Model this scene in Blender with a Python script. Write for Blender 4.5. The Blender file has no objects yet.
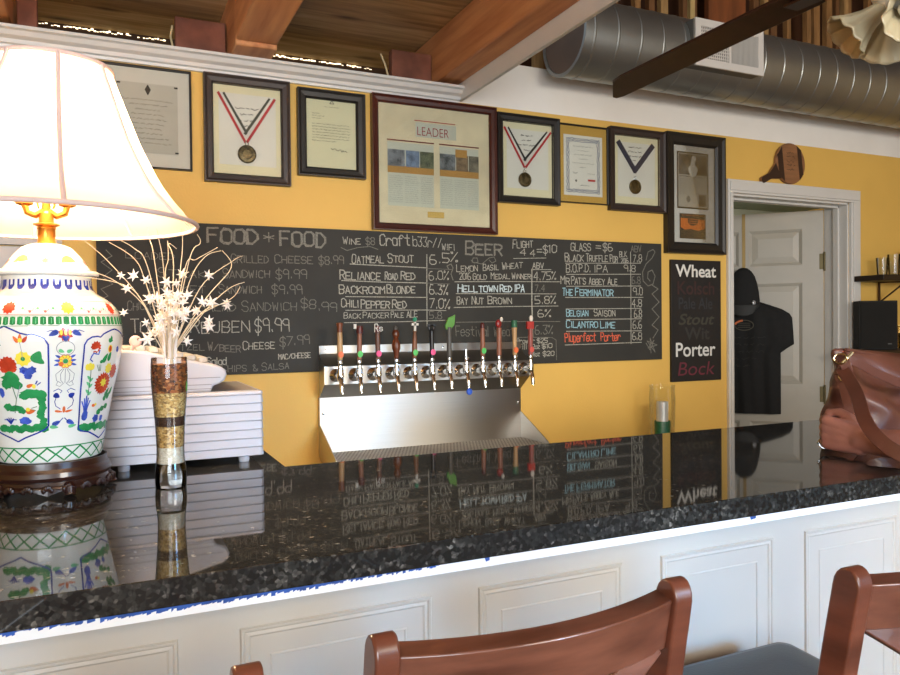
import bpy, bmesh, math, random
import numpy as np
from mathutils import Vector, Matrix
random.seed(7)
S = bpy.context.scene
COL = S.collection
PI = math.pi

# ------------------------------------------------------------------ camera
CAM = (0.0, -2.9, 1.3702)
YAW, PIT, ROL, FPX = 0.42872, 0.015533, -0.0108, 750.0
fw = Vector((math.sin(YAW)*math.cos(PIT), math.cos(YAW)*math.cos(PIT), -math.sin(PIT)))
r0 = Vector((math.cos(YAW), -math.sin(YAW), 0)); u0 = r0.cross(fw)
cr, sr = math.cos(ROL), math.sin(ROL)
rt = r0*cr + u0*sr; up = u0*cr - r0*sr
cd = bpy.data.cameras.new('camera'); cam = bpy.data.objects.new('camera', cd); COL.objects.link(cam)
cd.sensor_width = 36.0; cd.lens = FPX/900*36; cd.clip_start = .02; cd.clip_end = 100
M = Matrix.Identity(4)
for i in range(3):
    M[i][0] = rt[i]; M[i][1] = up[i]; M[i][2] = -fw[i]; M[i][3] = CAM[i]
cam.matrix_world = M
S.camera = cam

# ------------------------------------------------------------------ world, daylight, exposure
W = bpy.data.worlds.new('sky'); S.world = W; W.use_nodes = True
bg = W.node_tree.nodes['Background']; bg.inputs[0].default_value = (.80, .90, 1.0, 1); bg.inputs[1].default_value = .55
S.view_settings.view_transform = 'Standard'; S.view_settings.look = 'None'
S.view_settings.gamma = 1; S.view_settings.use_curve_mapping = False
S.view_settings.exposure = 0.50

def area(name, loc, target, sx, sy, power, color):
    l = bpy.data.lights.new(name, 'AREA'); l.shape = 'RECTANGLE'; l.size = sx; l.size_y = sy
    l.energy = power; l.color = color
    o = bpy.data.objects.new(name, l); COL.objects.link(o); o.location = loc
    o.rotation_euler = (Vector(target)-Vector(loc)).to_track_quat('-Z', 'Y').to_euler()
    return o
# daylight through the shop windows behind the camera, then two added fill lamps
area('window_daylight', (-1.2, -6.42, 1.75), (-.3, 0, 1.45), 2.6, 2.0, 168, (.84, .92, 1.0))
area('door_daylight', (3.45, -6.42, 1.2), (1.0, 0, 1.0), 1.8, 2.2, 22, (.80, .90, 1.0))
beam_ = area('blue_patch_fill', (3.1, -6.3, 1.9), (.88, -1.85, .80), 1.2, .8, 3.4, (.16, .52, 1.0)); beam_.data.spread = math.radians(22)  # added narrow blue lamp, casts the blue patch on the bar front
area('warm_room_fill', (1.7, -4.7, 2.12), (2.1, 0, 2.35), 1.1, .6, 48, (1.0, .91, .78))  # added warm fill without a fixture, lifts the wall and ceiling

# ------------------------------------------------------------------ materials
def lin(c):
    if isinstance(c, str):
        c = [int(c[i:i+2], 16)/255 for i in (0, 2, 4)]
    return tuple((x/12.92 if x <= .04045 else ((x+.055)/1.055)**2.4) for x in c)
MATS = {}
def mat(name, color, rough=.5, metal=0, spec=.5, var=.08, scale=8, bump=0, bscale=40, stretch=(1, 1, 1), color2=None, coat=0, aniso=0):
    if name in MATS: return MATS[name]
    m = bpy.data.materials.new(name); m.use_nodes = True; MATS[name] = m
    nt = m.node_tree; N = nt.nodes; L = nt.links; b = N['Principled BSDF']
    c = lin(color); c2 = lin(color2) if color2 else tuple(max(0, x*(1-var*2.5)) for x in c)
    tc = N.new('ShaderNodeTexCoord'); mp = N.new('ShaderNodeMapping'); mp.inputs['Scale'].default_value = stretch
    L.new(tc.outputs['Object'], mp.inputs[0])
    nz = N.new('ShaderNodeTexNoise'); nz.inputs['Scale'].default_value = scale; nz.inputs['Detail'].default_value = 5
    L.new(mp.outputs[0], nz.inputs['Vector'])
    rp = N.new('ShaderNodeValToRGB'); rp.color_ramp.elements[0].position = .3; rp.color_ramp.elements[1].position = .7
    rp.color_ramp.elements[0].color = (*c2, 1); rp.color_ramp.elements[1].color = (*c, 1)
    L.new(nz.outputs[0], rp.inputs[0]); L.new(rp.outputs[0], b.inputs['Base Color'])
    b.inputs['Roughness'].default_value = rough; b.inputs['Metallic'].default_value = metal
    b.inputs['Specular IOR Level'].default_value = spec; b.inputs['Coat Weight'].default_value = coat
    b.inputs['Anisotropic'].default_value = aniso
    if bump:
        n2 = N.new('ShaderNodeTexNoise'); n2.inputs['Scale'].default_value = bscale; n2.inputs['Detail'].default_value = 4
        L.new(mp.outputs[0], n2.inputs['Vector'])
        bp = N.new('ShaderNodeBump'); bp.inputs['Strength'].default_value = bump; bp.inputs['Distance'].default_value = .01
        L.new(n2.outputs[0], bp.inputs['Height']); L.new(bp.outputs[0], b.inputs['Normal'])
    return m
def emit(name, color, s):
    m = bpy.data.materials.new(name); m.use_nodes = True; MATS[name] = m
    nt = m.node_tree; b = nt.nodes['Principled BSDF']
    b.inputs['Base Color'].default_value = (*lin(color), 1); b.inputs['Emission Color'].default_value = (*lin(color), 1); b.inputs['Emission Strength'].default_value = s
    return m
def glass_thin(name, tint=(.97, .98, .97), rough=.02, refl=1.0):
    m = bpy.data.materials.new(name); m.use_nodes = True; MATS[name] = m
    nt = m.node_tree; N = nt.nodes; L = nt.links; out = N['Material Output']; N.remove(N['Principled BSDF'])
    t = N.new('ShaderNodeBsdfTransparent'); t.inputs[0].default_value = (*tint, 1)
    g = N.new('ShaderNodeBsdfGlossy'); g.inputs['Roughness'].default_value = rough
    f = N.new('ShaderNodeFresnel'); f.inputs[0].default_value = 1.45
    mu = N.new('ShaderNodeMath'); mu.operation = 'MULTIPLY'; mu.inputs[1].default_value = refl; mu.use_clamp = True
    mx = N.new('ShaderNodeMixShader'); L.new(f.outputs[0], mu.inputs[0]); L.new(mu.outputs[0], mx.inputs[0])
    L.new(t.outputs[0], mx.inputs[1]); L.new(g.outputs[0], mx.inputs[2]); L.new(mx.outputs[0], out.inputs[0])
    return m
def granite():
    m = bpy.data.materials.new('black_granite'); m.use_nodes = True
    nt = m.node_tree; N = nt.nodes; L = nt.links; b = N['Principled BSDF']
    tc = N.new('ShaderNodeTexCoord')
    v = N.new('ShaderNodeTexVoronoi'); v.inputs['Scale'].default_value = 190; v.feature = 'SMOOTH_F1'; v.inputs['Smoothness'].default_value = .4; v.inputs['Randomness'].default_value = 1
    L.new(tc.outputs['Object'], v.inputs['Vector'])
    n = N.new('ShaderNodeTexNoise'); n.inputs['Scale'].default_value = 75; n.inputs['Detail'].default_value = 6; L.new(tc.outputs['Object'], n.inputs['Vector'])
    n2 = N.new('ShaderNodeTexNoise'); n2.inputs['Scale'].default_value = 5; n2.inputs['Detail'].default_value = 3; L.new(tc.outputs['Object'], n2.inputs['Vector'])
    s = N.new('ShaderNodeSeparateColor'); L.new(v.outputs['Color'], s.inputs[0])
    a = N.new('ShaderNodeMath'); a.operation = 'MULTIPLY'; L.new(s.outputs[0], a.inputs[0]); L.new(n.outputs[0], a.inputs[1])
    a2 = N.new('ShaderNodeMath'); a2.operation = 'MULTIPLY_ADD'; a2.inputs[1].default_value = .25; L.new(n2.outputs[0], a2.inputs[0]); L.new(a.outputs[0], a2.inputs[2])
    rp = N.new('ShaderNodeValToRGB'); e = rp.color_ramp.elements
    e[0].position = .25; e[0].color = (.016, .016, .015, 1); e[1].position = .80; e[1].color = (.26, .25, .22, 1)
    x = e.new(.50); x.color = (.034, .034, .031, 1); x = e.new(.66); x.color = (.088, .084, .074, 1)
    L.new(a2.outputs[0], rp.inputs[0]); L.new(rp.outputs[0], b.inputs['Base Color'])
    b.inputs['Roughness'].default_value = .036; b.inputs['IOR'].default_value = 1.47
    return m
def grain(name, cols, scale=260, rough=.6):
    m = bpy.data.materials.new(name); m.use_nodes = True; MATS[name] = m
    nt = m.node_tree; N = nt.nodes; L = nt.links; b = N['Principled BSDF']
    tc = N.new('ShaderNodeTexCoord'); mp = N.new('ShaderNodeMapping'); mp.inputs['Scale'].default_value = (1, 1, 1.6); L.new(tc.outputs['Object'], mp.inputs[0])
    v = N.new('ShaderNodeTexVoronoi'); v.inputs['Scale'].default_value = scale; L.new(mp.outputs[0], v.inputs['Vector'])
    s = N.new('ShaderNodeSeparateColor'); L.new(v.outputs['Color'], s.inputs[0])
    rp = N.new('ShaderNodeValToRGB'); e = rp.color_ramp.elements
    e[0].position = 0; e[0].color = (*lin(cols[0]), 1); e[1].position = 1; e[1].color = (*lin(cols[-1]), 1)
    for i, c in enumerate(cols[1:-1]): x = e.new((i+1)/(len(cols)-1)); x.color = (*lin(c), 1)
    L.new(s.outputs[0], rp.inputs[0]); L.new(rp.outputs[0], b.inputs['Base Color']); b.inputs['Roughness'].default_value = rough
    bp = N.new('ShaderNodeBump'); bp.inputs['Strength'].default_value = .6; bp.inputs['Distance'].default_value = .002; L.new(v.outputs['Distance'], bp.inputs['Height']); L.new(bp.outputs[0], b.inputs['Normal'])
    return m
def planks(name, cols, width, axis='y', knots=True, rough=.7):
    """boards running along X, each with its own tone, grain and knots"""
    m = bpy.data.materials.new(name); m.use_nodes = True; MATS[name] = m
    nt = m.node_tree; N = nt.nodes; L = nt.links; b = N['Principled BSDF']
    tc = N.new('ShaderNodeTexCoord'); sp = N.new('ShaderNodeSeparateXYZ'); L.new(tc.outputs['Object'], sp.inputs[0])
    dv = N.new('ShaderNodeMath'); dv.operation = 'DIVIDE'; dv.inputs[1].default_value = width; L.new(sp.outputs['XYZ'.index(axis.upper())], dv.inputs[0])
    fl = N.new('ShaderNodeMath'); fl.operation = 'FLOOR'; L.new(dv.outputs[0], fl.inputs[0])
    wn = N.new('ShaderNodeTexWhiteNoise'); wn.noise_dimensions = '1D'; L.new(fl.outputs[0], wn.inputs['W'])
    mp = N.new('ShaderNodeMapping'); mp.inputs['Scale'].default_value = (1.2, 14, 14); L.new(tc.outputs['Object'], mp.inputs[0])
    nz = N.new('ShaderNodeTexNoise'); nz.inputs['Scale'].default_value = 2.2; nz.inputs['Detail'].default_value = 7; nz.inputs['Distortion'].default_value = .6; L.new(mp.outputs[0], nz.inputs['Vector'])
    ad = N.new('ShaderNodeMath'); ad.operation = 'MULTIPLY_ADD'; ad.inputs[1].default_value = .35; L.new(wn.outputs[0], ad.inputs[0]); 
    s2 = N.new('ShaderNodeMath'); s2.operation = 'SUBTRACT'; s2.inputs[1].default_value = .17; L.new(nz.outputs[0], s2.inputs[0]); L.new(s2.outputs[0], ad.inputs[2])
    rp = N.new('ShaderNodeValToRGB'); e = rp.color_ramp.elements
    e[0].position = .2; e[0].color = (*lin(cols[0]), 1); e[1].position = .8; e[1].color = (*lin(cols[-1]), 1)
    for i, c in enumerate(cols[1:-1]): x = e.new(.2+.6*(i+1)/(len(cols)-1)); x.color = (*lin(c), 1)
    L.new(ad.outputs[0], rp.inputs[0])
    last = rp.outputs[0]
    if knots:
        mk = N.new('ShaderNodeMapping'); mk.inputs['Scale'].default_value = (1.6, 5.5, 5.5); L.new(tc.outputs['Object'], mk.inputs[0])
        v = N.new('ShaderNodeTexVoronoi'); v.inputs['Scale'].default_value = 1.5; L.new(mk.outputs[0], v.inputs['Vector'])
        kr = N.new('ShaderNodeValToRGB'); kr.color_ramp.elements[0].position = .03; kr.color_ramp.elements[0].color = (.25, .2, .15, 1); kr.color_ramp.elements[1].position = .22; kr.color_ramp.elements[1].color = (1, 1, 1, 1); L.new(v.outputs['Distance'], kr.inputs[0])
        mm = N.new('ShaderNodeMix'); mm.data_type = 'RGBA'; mm.blend_type = 'MULTIPLY'; mm.inputs[0].default_value = 1; L.new(last, mm.inputs[6]); L.new(kr.outputs[0], mm.inputs[7]); last = mm.outputs[2]
    L.new(last, b.inputs['Base Color']); b.inputs['Roughness'].default_value = rough
    return m
def chalk(name, color, strength=1.0):
    m = bpy.data.materials.new(name); m.use_nodes = True; MATS[name] = m
    nt = m.node_tree; N = nt.nodes; L = nt.links; b = N['Principled BSDF']
    tc = N.new('ShaderNodeTexCoord'); nz = N.new('ShaderNodeTexNoise'); nz.inputs['Scale'].default_value = 330; nz.inputs['Detail'].default_value = 2; L.new(tc.outputs['Object'], nz.inputs['Vector'])
    rp = N.new('ShaderNodeValToRGB'); rp.color_ramp.elements[0].position = .32; rp.color_ramp.elements[1].position = .55
    c = lin(color); k = lin('3a3832')
    rp.color_ramp.elements[0].color = (*[k[i]+(c[i]-k[i])*.35*strength for i in range(3)], 1); rp.color_ramp.elements[1].color = (*[k[i]+(c[i]-k[i])*strength for i in range(3)], 1)
    L.new(nz.outputs[0], rp.inputs[0]); L.new(rp.outputs[0], b.inputs['Base Color']); b.inputs['Roughness'].default_value = .9
    return m

# ------------------------------------------------------------------ geometry
class G:
    def __init__(s): s.v = []; s.f = []; s.m = []; s.mats = []; s.cur = 0
    def use(s, m):
        if m not in s.mats: s.mats.append(m)
        s.cur = s.mats.index(m); return s
    def add(s, vs, fs):
        o = len(s.v); s.v += [tuple(float(t) for t in p) for p in vs]; s.f += [[i+o for i in f] for f in fs]; s.m += [s.cur]*len(fs); return s
    def box(s, x0, x1, y0, y1, z0, z1):
        return s.add([(x0,y0,z0),(x1,y0,z0),(x1,y1,z0),(x0,y1,z0),(x0,y0,z1),(x1,y0,z1),(x1,y1,z1),(x0,y1,z1)],
                     [(0,3,2,1),(4,5,6,7),(0,1,5,4),(1,2,6,5),(2,3,7,6),(3,0,4,7)])
    def obox(s, p0, p1, w, h, upv=(0, 0, 1)):
        """bar from p0 to p1, w sideways and h along the up vector"""
        p0, p1 = Vector(p0), Vector(p1); d = (p1-p0).normalized(); u = Vector(upv); a = d.cross(u).normalized(); u = a.cross(d).normalized()
        vs = []
        for p in (p0, p1):
            for sx, sy in ((-1,-1),(1,-1),(1,1),(-1,1)): vs.append(p+a*w/2*sx+u*h/2*sy)
        return s.add(vs, [(0,1,2,3),(7,6,5,4),(0,4,5,1),(1,5,6,2),(2,6,7,3),(3,7,4,0)])
    def quad(s, a, b, c, d): return s.add([a,b,c,d], [(0,1,2,3)])
    def lathe(s, prof, c=(0,0,0), n=48, axis='z', cap0=False, cap1=False, a0=0, a1=2*PI):
        full = abs(a1-a0-2*PI) < 1e-6; k = n if full else n+1
        vs = []
        for r, z in prof:
            for i in range(k):
                t = a0+(a1-a0)*i/n; x, y = r*math.sin(t), -r*math.cos(t)
                p = {'z': (x, y, z), 'x': (z, x, y), 'y': (x, z, y)}[axis]
                vs.append((p[0]+c[0], p[1]+c[1], p[2]+c[2]))
        fs = []
        for j in range(len(prof)-1):
            for i in range(n):
                i2 = (i+1) % k
                fs.append((j*k+i, j*k+i2, (j+1)*k+i2, (j+1)*k+i))
        if cap0: fs.append(tuple(range(k))[::-1])
        if cap1: fs.append(tuple((len(prof)-1)*k+i for i in range(k)))
        return s.add(vs, fs)
    def tube(s, pts, r, n=8, cap=True, flat=None):
        pts = [Vector(p) for p in pts]; rs = r if isinstance(r, (list, tuple)) else [r]*len(pts)
        vs = []; ref = Vector((0, 0, 1))
        prev = None
        for i, p in enumerate(pts):
            d = (pts[min(i+1, len(pts)-1)]-pts[max(i-1, 0)]).normalized()
            if prev is None:
                a = d.cross(ref if abs(d.z) < .95 else Vector((1, 0, 0))).normalized()
            else:
                a = (prev-d*prev.dot(d)).normalized()
            prev = a; b = d.cross(a)
            for k in range(n):
                t = 2*PI*k/n; fa, fb = flat or (1, 1)
                vs.append(p+(a*math.cos(t)*fa+b*math.sin(t)*fb)*rs[i])
        fs = [(i*n+k, i*n+(k+1) % n, (i+1)*n+(k+1) % n, (i+1)*n+k) for i in range(len(pts)-1) for k in range(n)]
        if cap: fs += [tuple(range(n))[::-1], tuple((len(pts)-1)*n+k for k in range(n))]
        return s.add(vs, fs)
    def prism(s, poly, d0, d1, axis='y'):
        """closed outline extruded along an axis; outline in the other two coordinates"""
        def P(a, b, d): return {'y': (a, d, b), 'x': (d, a, b), 'z': (a, b, d)}[axis]
        n = len(poly); vs = [P(a, b, d0) for a, b in poly]+[P(a, b, d1) for a, b in poly]
        fs = [tuple(range(n)), tuple(range(2*n-1, n-1, -1))]+[(i, i+n, (i+1) % n+n, (i+1) % n) for i in range(n)]
        return s.add(vs, fs)
    def sphere(s, c, r, n=16, sc=(1, 1, 1)):
        m = n//2; vs = []; fs = []
        for j in range(m+1):
            t = PI*j/m
            for i in range(n):
                a = 2*PI*i/n; vs.append((c[0]+r*sc[0]*math.sin(t)*math.cos(a), c[1]+r*sc[1]*math.sin(t)*math.sin(a), c[2]+r*sc[2]*math.cos(t)))
        for j in range(m):
            for i in range(n): fs.append((j*n+i, (j+1)*n+i, (j+1)*n+(i+1) % n, j*n+(i+1) % n))
        return s.add(vs, fs)
    def line(s, pts, w, y, jit=0):
        """flat stroke in a wall plane (x,z) at depth y"""
        for (x0, z0), (x1, z1) in zip(pts[:-1], pts[1:]):
            d = math.hypot(x1-x0, z1-z0)
            if d < 1e-6: continue
            ux, uz = (x1-x0)/d, (z1-z0)/d; nx, nz = -uz*w/2, ux*w/2
            e = w*.35; yy = y-random.random()*1e-4
            s.quad((x0-ux*e-nx, yy, z0-uz*e-nz), (x1+ux*e-nx, yy, z1+uz*e-nz), (x1+ux*e+nx, yy, z1+uz*e+nz), (x0-ux*e+nx, yy, z0-uz*e+nz))
        return s

def obj(name, g, m=None, root=None, bevel=0, smooth=True, ang=35, weld=False, seg=2, sub=0, local=False, fix=True):
    me = bpy.data.meshes.new(name)
    v = g.v
    if root is not None and not local:
        mw = root_inv(root); v = [tuple(mw @ Vector(p)) for p in v]
    me.from_pydata(v, [], g.f)
    for x in (g.mats or [m]): me.materials.append(x)
    if g.mats: me.polygons.foreach_set('material_index', g.m)
    if fix or weld:
        bm = bmesh.new(); bm.from_mesh(me)
        if weld: bmesh.ops.remove_doubles(bm, verts=bm.verts, dist=weld if isinstance(weld, float) else 1e-5)
        if fix: bmesh.ops.recalc_face_normals(bm, faces=bm.faces)
        bm.to_mesh(me); bm.free()
    if smooth:
        me.polygons.foreach_set('use_smooth', [True]*len(me.polygons)); me.set_sharp_from_angle(angle=math.radians(ang))
    me.update()
    o = bpy.data.objects.new(name, me); COL.objects.link(o)
    if root is not None: o.parent = root
    if bevel:
        b = o.modifiers.new('bevel', 'BEVEL'); b.width = bevel; b.segments = seg; b.limit_method = 'ANGLE'; b.angle_limit = math.radians(40)
    if sub:
        q = o.modifiers.new('sub', 'SUBSURF'); q.levels = sub; q.render_levels = sub
    return o
def root_inv(o):
    m = Matrix.Identity(4); k = o
    while k is not None:
        m = Matrix.LocRotScale(k.location, k.rotation_euler, None) @ m; k = k.parent
    return m.inverted()
def thing(name, label, cat, loc=(0, 0, 0), rz=0, group=None):
    o = bpy.data.objects.new(name, None); COL.objects.link(o); o.location = loc; o.rotation_euler = (0, 0, rz); o.empty_display_size = .05
    return tag(o, label, cat, group)
def tag(o, label, cat, group=None, kind=None):
    o['label'] = label; o['category'] = cat
    if group: o['group'] = group
    if kind: o['kind'] = kind
    return o
def struct(name, g, m=None, label=None, cat=None, parent=None, **k):
    o = obj(name, g, m, parent, **k)
    if parent is None: o['kind'] = 'structure'
    if label: o['label'] = label
    if cat: o['category'] = cat
    return o

# single-stroke letters on a 4 x 6 grid ("z" is a descender)
GL = dict(A="00 26 40|12 32",B="00 06 36 45 44 33 03|33 42 41 30 00",C="45 36 16 05 01 10 30 41",D="00 06 26 44 42 20 00",E="46 06 00 40|03 33",F="46 06 00|03 33",
G="45 36 16 05 01 10 30 41 43 23",H="06 00|46 40|03 43",I="26 20",J="46 41 30 10 01",K="06 00|46 03 40",L="06 00 40",M="00 06 23 46 40",N="00 06 40 46",
O="16 36 45 41 30 10 01 05 16",P="00 06 36 45 44 33 03",Q="16 36 45 41 30 10 01 05 16|22 40",R="00 06 36 45 44 33 03|23 40",S="45 36 16 05 04 13 33 42 41 30 10 01",T="06 46|26 20",
U="06 01 10 30 41 46",V="06 20 46",W="06 10 24 30 46",X="06 40|00 46",Y="06 23 46|23 20",Z="06 46 00 40",
a="44 40|43 34 14 03 01 10 30 41",b="06 00|03 14 34 43 41 30 10 01",c="43 34 14 03 01 10 30 41",d="46 40|43 34 14 03 01 10 30 41",e="02 42 43 34 14 03 01 10 30 41",f="45 36 26 15 10|04 34",
h="06 00|03 14 34 43 40",i="24 20|25 26",k="06 00|44 02 40",l="26 20",n="04 00|03 14 34 43 40",o="14 34 43 41 30 10 01 03 14",p="04 0z|03 14 34 43 41 30 10 01",r="04 00|02 14 34 43",
s="43 34 14 03 12 32 41 30 10 01",t="26 21 30 40|04 44",u="04 01 10 30 41|44 40",v="04 20 44",w="04 10 23 30 44",z="04 44 00 40",y="04 20 44|20 0z",m="04 00|03 14 23 20|23 34 43 40",g="44 4z 1z|43 34 14 03 01 10 30 41")
GL.update({'0':"16 36 45 41 30 10 01 05 16",'1':"15 26 20",'2':"05 16 36 45 44 00 40",'3':"06 46 23 33 42 41 30 10 01",'4':"36 02 42|36 30",'5':"46 06 03 33 42 41 30 00",'6':"36 16 04 01 10 30 41 42 33 03",
'7':"06 46 10",'8':"16 36 45 44 33 13 02 01 10 30 41 42 33|13 04 05 16",'9':"43 13 04 05 16 36 45 40",'%':"00 46|06 16 15 05 06|30 40 41 31 30",'$':"45 36 16 05 04 13 33 42 41 30 10 01|27 2z",
'&':"40 05 16 25 01 10 30 42",'/':"00 46",'.':"20 21",'=':"02 42|04 44","'":"26 25",'*':"26 20|04 42|02 44"})
NARROW = set("Iil.'1")
def stroke_text(g, text, x0, z0, x1, z1, h, w, y, small=False, jit=.02):
    adv = []; tot = 0
    for i, c in enumerate(text):
        a = (2.6 if c in NARROW else 5.1)*(1.0 if (not small or i == 0) else .95); adv.append(tot); tot += a
    tot -= 1.0; sx = (x1-x0)/tot; 
    for i, c in enumerate(text):
        if c not in GL: continue
        k = h/6*(1 if (not small or i == 0) else .8)
        kx = sx*(1 if (not small or i == 0) else .93)
        off = -1.1 if c in NARROW else 0
        bz = z0+(z1-z0)*(adv[i]/max(tot, 1e-6))+random.uniform(-jit, jit)*h
        for st in GL[c].split('|'):
            pts = []
            for t in st.split():
                a = float(t[0]); b = -1.5 if t[1] == 'z' else float(t[1])
                pts.append((x0+(adv[i]*sx)+(a+off)*kx+random.uniform(-jit, jit)*h, bz+b*k+random.uniform(-jit, jit)*h))
            g.line(pts, w, y)
def scribble(g, x0, x1, z, h, w, y, words=None):
    """an unreadable line of print: short strokes in word groups"""
    x = x0
    while x < x1-h:
        e = min(x1, x+h*random.uniform(1.5, 5)); pts = []; t = x
        while t < e: pts.append((t, z+random.uniform(0, h))); t += h*random.uniform(.25, .5)
        if len(pts) > 1: g.line(pts, w, y)
        x = e+h*.7

# ------------------------------------------------------------------ shared materials
yellow = mat('yellow_wall_paint', 'e8bb5e', rough=.6, var=.03, scale=3, bump=.08, bscale=120)
whitep = mat('white_wall_paint', 'f7f2ea', rough=.6, var=.03, scale=4, bump=.05, bscale=90)
trimw = mat('white_trim_gloss', 'd9d7d2', rough=.35, var=.02)
bluetrim = mat('door_casing_white', 'd8d5cf', rough=.4, var=.02)
orangewood = mat('orange_fir_beam', 'cf9562', rough=.6, var=.16, scale=3, stretch=(9, .8, 9), color2='a76c42')
redwood = mat('reddish_block_wood', '8e5640', rough=.7, var=.2, scale=9, color2='5e3526')
darkwood = mat('dark_rafter_wood', '503620', rough=.8, var=.2, scale=4)
cherry = mat('cherry_stained_wood', '774432', rough=.28, var=.2, scale=2.2, stretch=(3, 3, 14), color2='4e2a1e', coat=.3)
cherryx = mat('cherry_rail_wood', '7d4e3c', rough=.3, var=.2, scale=2.6, stretch=(2.5, 12, 16), color2='48271c', coat=.4)
chrome = mat('chrome', 'd8dadc', rough=.08, metal=1, var=.02)
steel = mat('brushed_stainless', 'd2cfc9', rough=.24, metal=1, var=.03, scale=2, stretch=(1.5, 1.5, 420))
b_ = steel.node_tree.nodes['Principled BSDF']; b_.inputs['Roughness'].default_value = .42; b_.inputs['Anisotropic'].default_value = .92
tv = steel.node_tree.nodes.new('ShaderNodeCombineXYZ'); tv.inputs[2].default_value = 1; steel.node_tree.links.new(tv.outputs[0], b_.inputs['Tangent'])
steeld = mat('dark_and_shaded_stainless', '8f8a82', rough=.4, metal=1, var=.05)
galv = mat('galvanised_duct', 'a3a6a4', rough=.42, metal=.85, var=.10, scale=3)
blackf = mat('black_frame', '221f1c', rough=.42, var=.1)
brownf = mat('dark_brown_frame', '382c27', rough=.45, var=.12)
mahog = mat('mahogany_frame', '4a1f17', rough=.32, var=.15, scale=6, stretch=(1, 4, 1))
cream = mat('cream_mat_board', 'e6dcb8', rough=.8, var=.02)
paperw = mat('white_paper', 'e2ddd2', rough=.8, var=.02)
paperg = mat('grey_paper', 'c9c6bd', rough=.8, var=.03)
ink = mat('grey_print', '77746c', rough=.8)
inkd = mat('black_print', '2e2c2a', rough=.8)
inkl = mat('pale_print', 'a5a298', rough=.8)
red = mat('red_ribbon', 'c02b30', rough=.6)
medalm = mat('antique_bronze_medal', '7b6a4a', rough=.4, metal=.8, var=.3, scale=90)
pane = glass_thin('picture_glass', refl=.75)
clear = glass_thin('clear_glass', rough=.01, refl=1.2)
clear2 = glass_thin('clear_thin_glass', (.985, .99, .98), .02, .45)
black = mat('black_cloth', '151413', rough=.85, var=.15, scale=40)

# ------------------------------------------------------------------ structure
WT = .15
g = G()
dx0, dx1, dz = 2.915, 3.79, 2.035       # door opening
g.use(yellow)
g.box(-3.2, dx0, 0, WT, 0, 2.322).box(dx1, 6.2, 0, WT, 0, 2.322).box(dx0, dx1, 0, WT, dz, 2.322)
struct('wall_back', g, smooth=False)
g = G().box(1.378, 6.2, .001, WT, 2.322, 2.52); struct('wall_back_upper', g, whitep, smooth=False)
g = G().box(-3.2, 1.378, .001, WT, 2.322, 2.37); struct('wall_back_plate', g, darkwood, smooth=False)
g = G().box(-3.2, 6.2, -6.6, 2.5, -.05, 0); struct('floor', g, planks('floor_boards', ['4a3424', '6b4d34', '7d5d40'], .12), smooth=False)
g = G().box(-3.25, -3.2, -6.6, .9, 0, 3.9); struct('wall_left', g, yellow, smooth=False)
g = G().box(6.2, 6.25, -6.6, 2.5, 0, 3.9); struct('wall_right', g, yellow, smooth=False)
# shop front behind the camera, with the two windows that give the daylight
g = G()
g.box(-3.2, 2.5, -6.55, -6.45, 0, .7).box(-3.2, 6.2, -6.55, -6.45, 2.8, 3.9).box(2.5, 4.4, -6.55, -6.45, 2.35, 2.8)
for a, b in ((-3.2, -2.55), (.15, 2.5)): g.box(a, b, -6.55, -6.45, .7, 2.8)
g.box(4.4, 6.2, -6.55, -6.45, 0, 2.8)
struct('wall_front', g, whitep, smooth=False)
for i, (a, b) in enumerate(((-2.55, .15),)):
    g = G(); c = (a+b)/2
    for x in (a+.03, c, b-.03): g.box(x-.03, x+.03, -6.54, -6.46, .7, 2.8)
    for z in (.73, 2.77): g.box(a, b, -6.54, -6.46, z-.03, z+.03)
    struct('window_%d' % (i+1), g, trimw, smooth=False)
g = G()
for x in (2.54, 3.45, 4.36): g.box(x-.04, x+.04, -6.54, -6.46, 0, 2.35)
for z in (.06, 2.31): g.box(2.5, 4.4, -6.54, -6.46, z-.05, z+.04)
struct('door_2', g, trimw, smooth=False)
# loft floor boards over the left half, seen from below
g = G().box(-3.2, 1.42, -6.45, .50, 2.60, 2.64)
struct('ceiling', g, planks('loft_boards', ['84663e', 'b5935f', 'd2b384'], .14), smooth=False)
g = G().box(1.2, 6.25, -6.6, 2.5, 3.86, 3.9); struct('ceiling_roof', g, planks('roof_boards', ['5a3a1c', '7a5128', '93663a'], .2), smooth=False)
# far eave board with the ragged line of daylight above it
g = G().box(-3.2, 1.40, .50, .54, 2.3, 2.64); struct('wall_eave', g, darkwood, smooth=False)
g = G()
for x0, x1 in ((-.26, .245), (.60, 1.16)):
    n = 46
    for i in range(n):
        if random.random() < .10: continue
        a = x0+(x1-x0)*i/n; b = a+(x1-x0)/n*random.uniform(.6, 1.05); h = random.uniform(.0015, .0075); z = 2.588+random.uniform(-.003, .003)
        g.quad((a, .497, z), (b, .497, z), (b, .497, z+h), (a, .497, z+h))
o = obj('daylight_crack', g, emit('crack_daylight', 'ffe9c0', 2.6), smooth=False); o['kind'] = 'structure'
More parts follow.
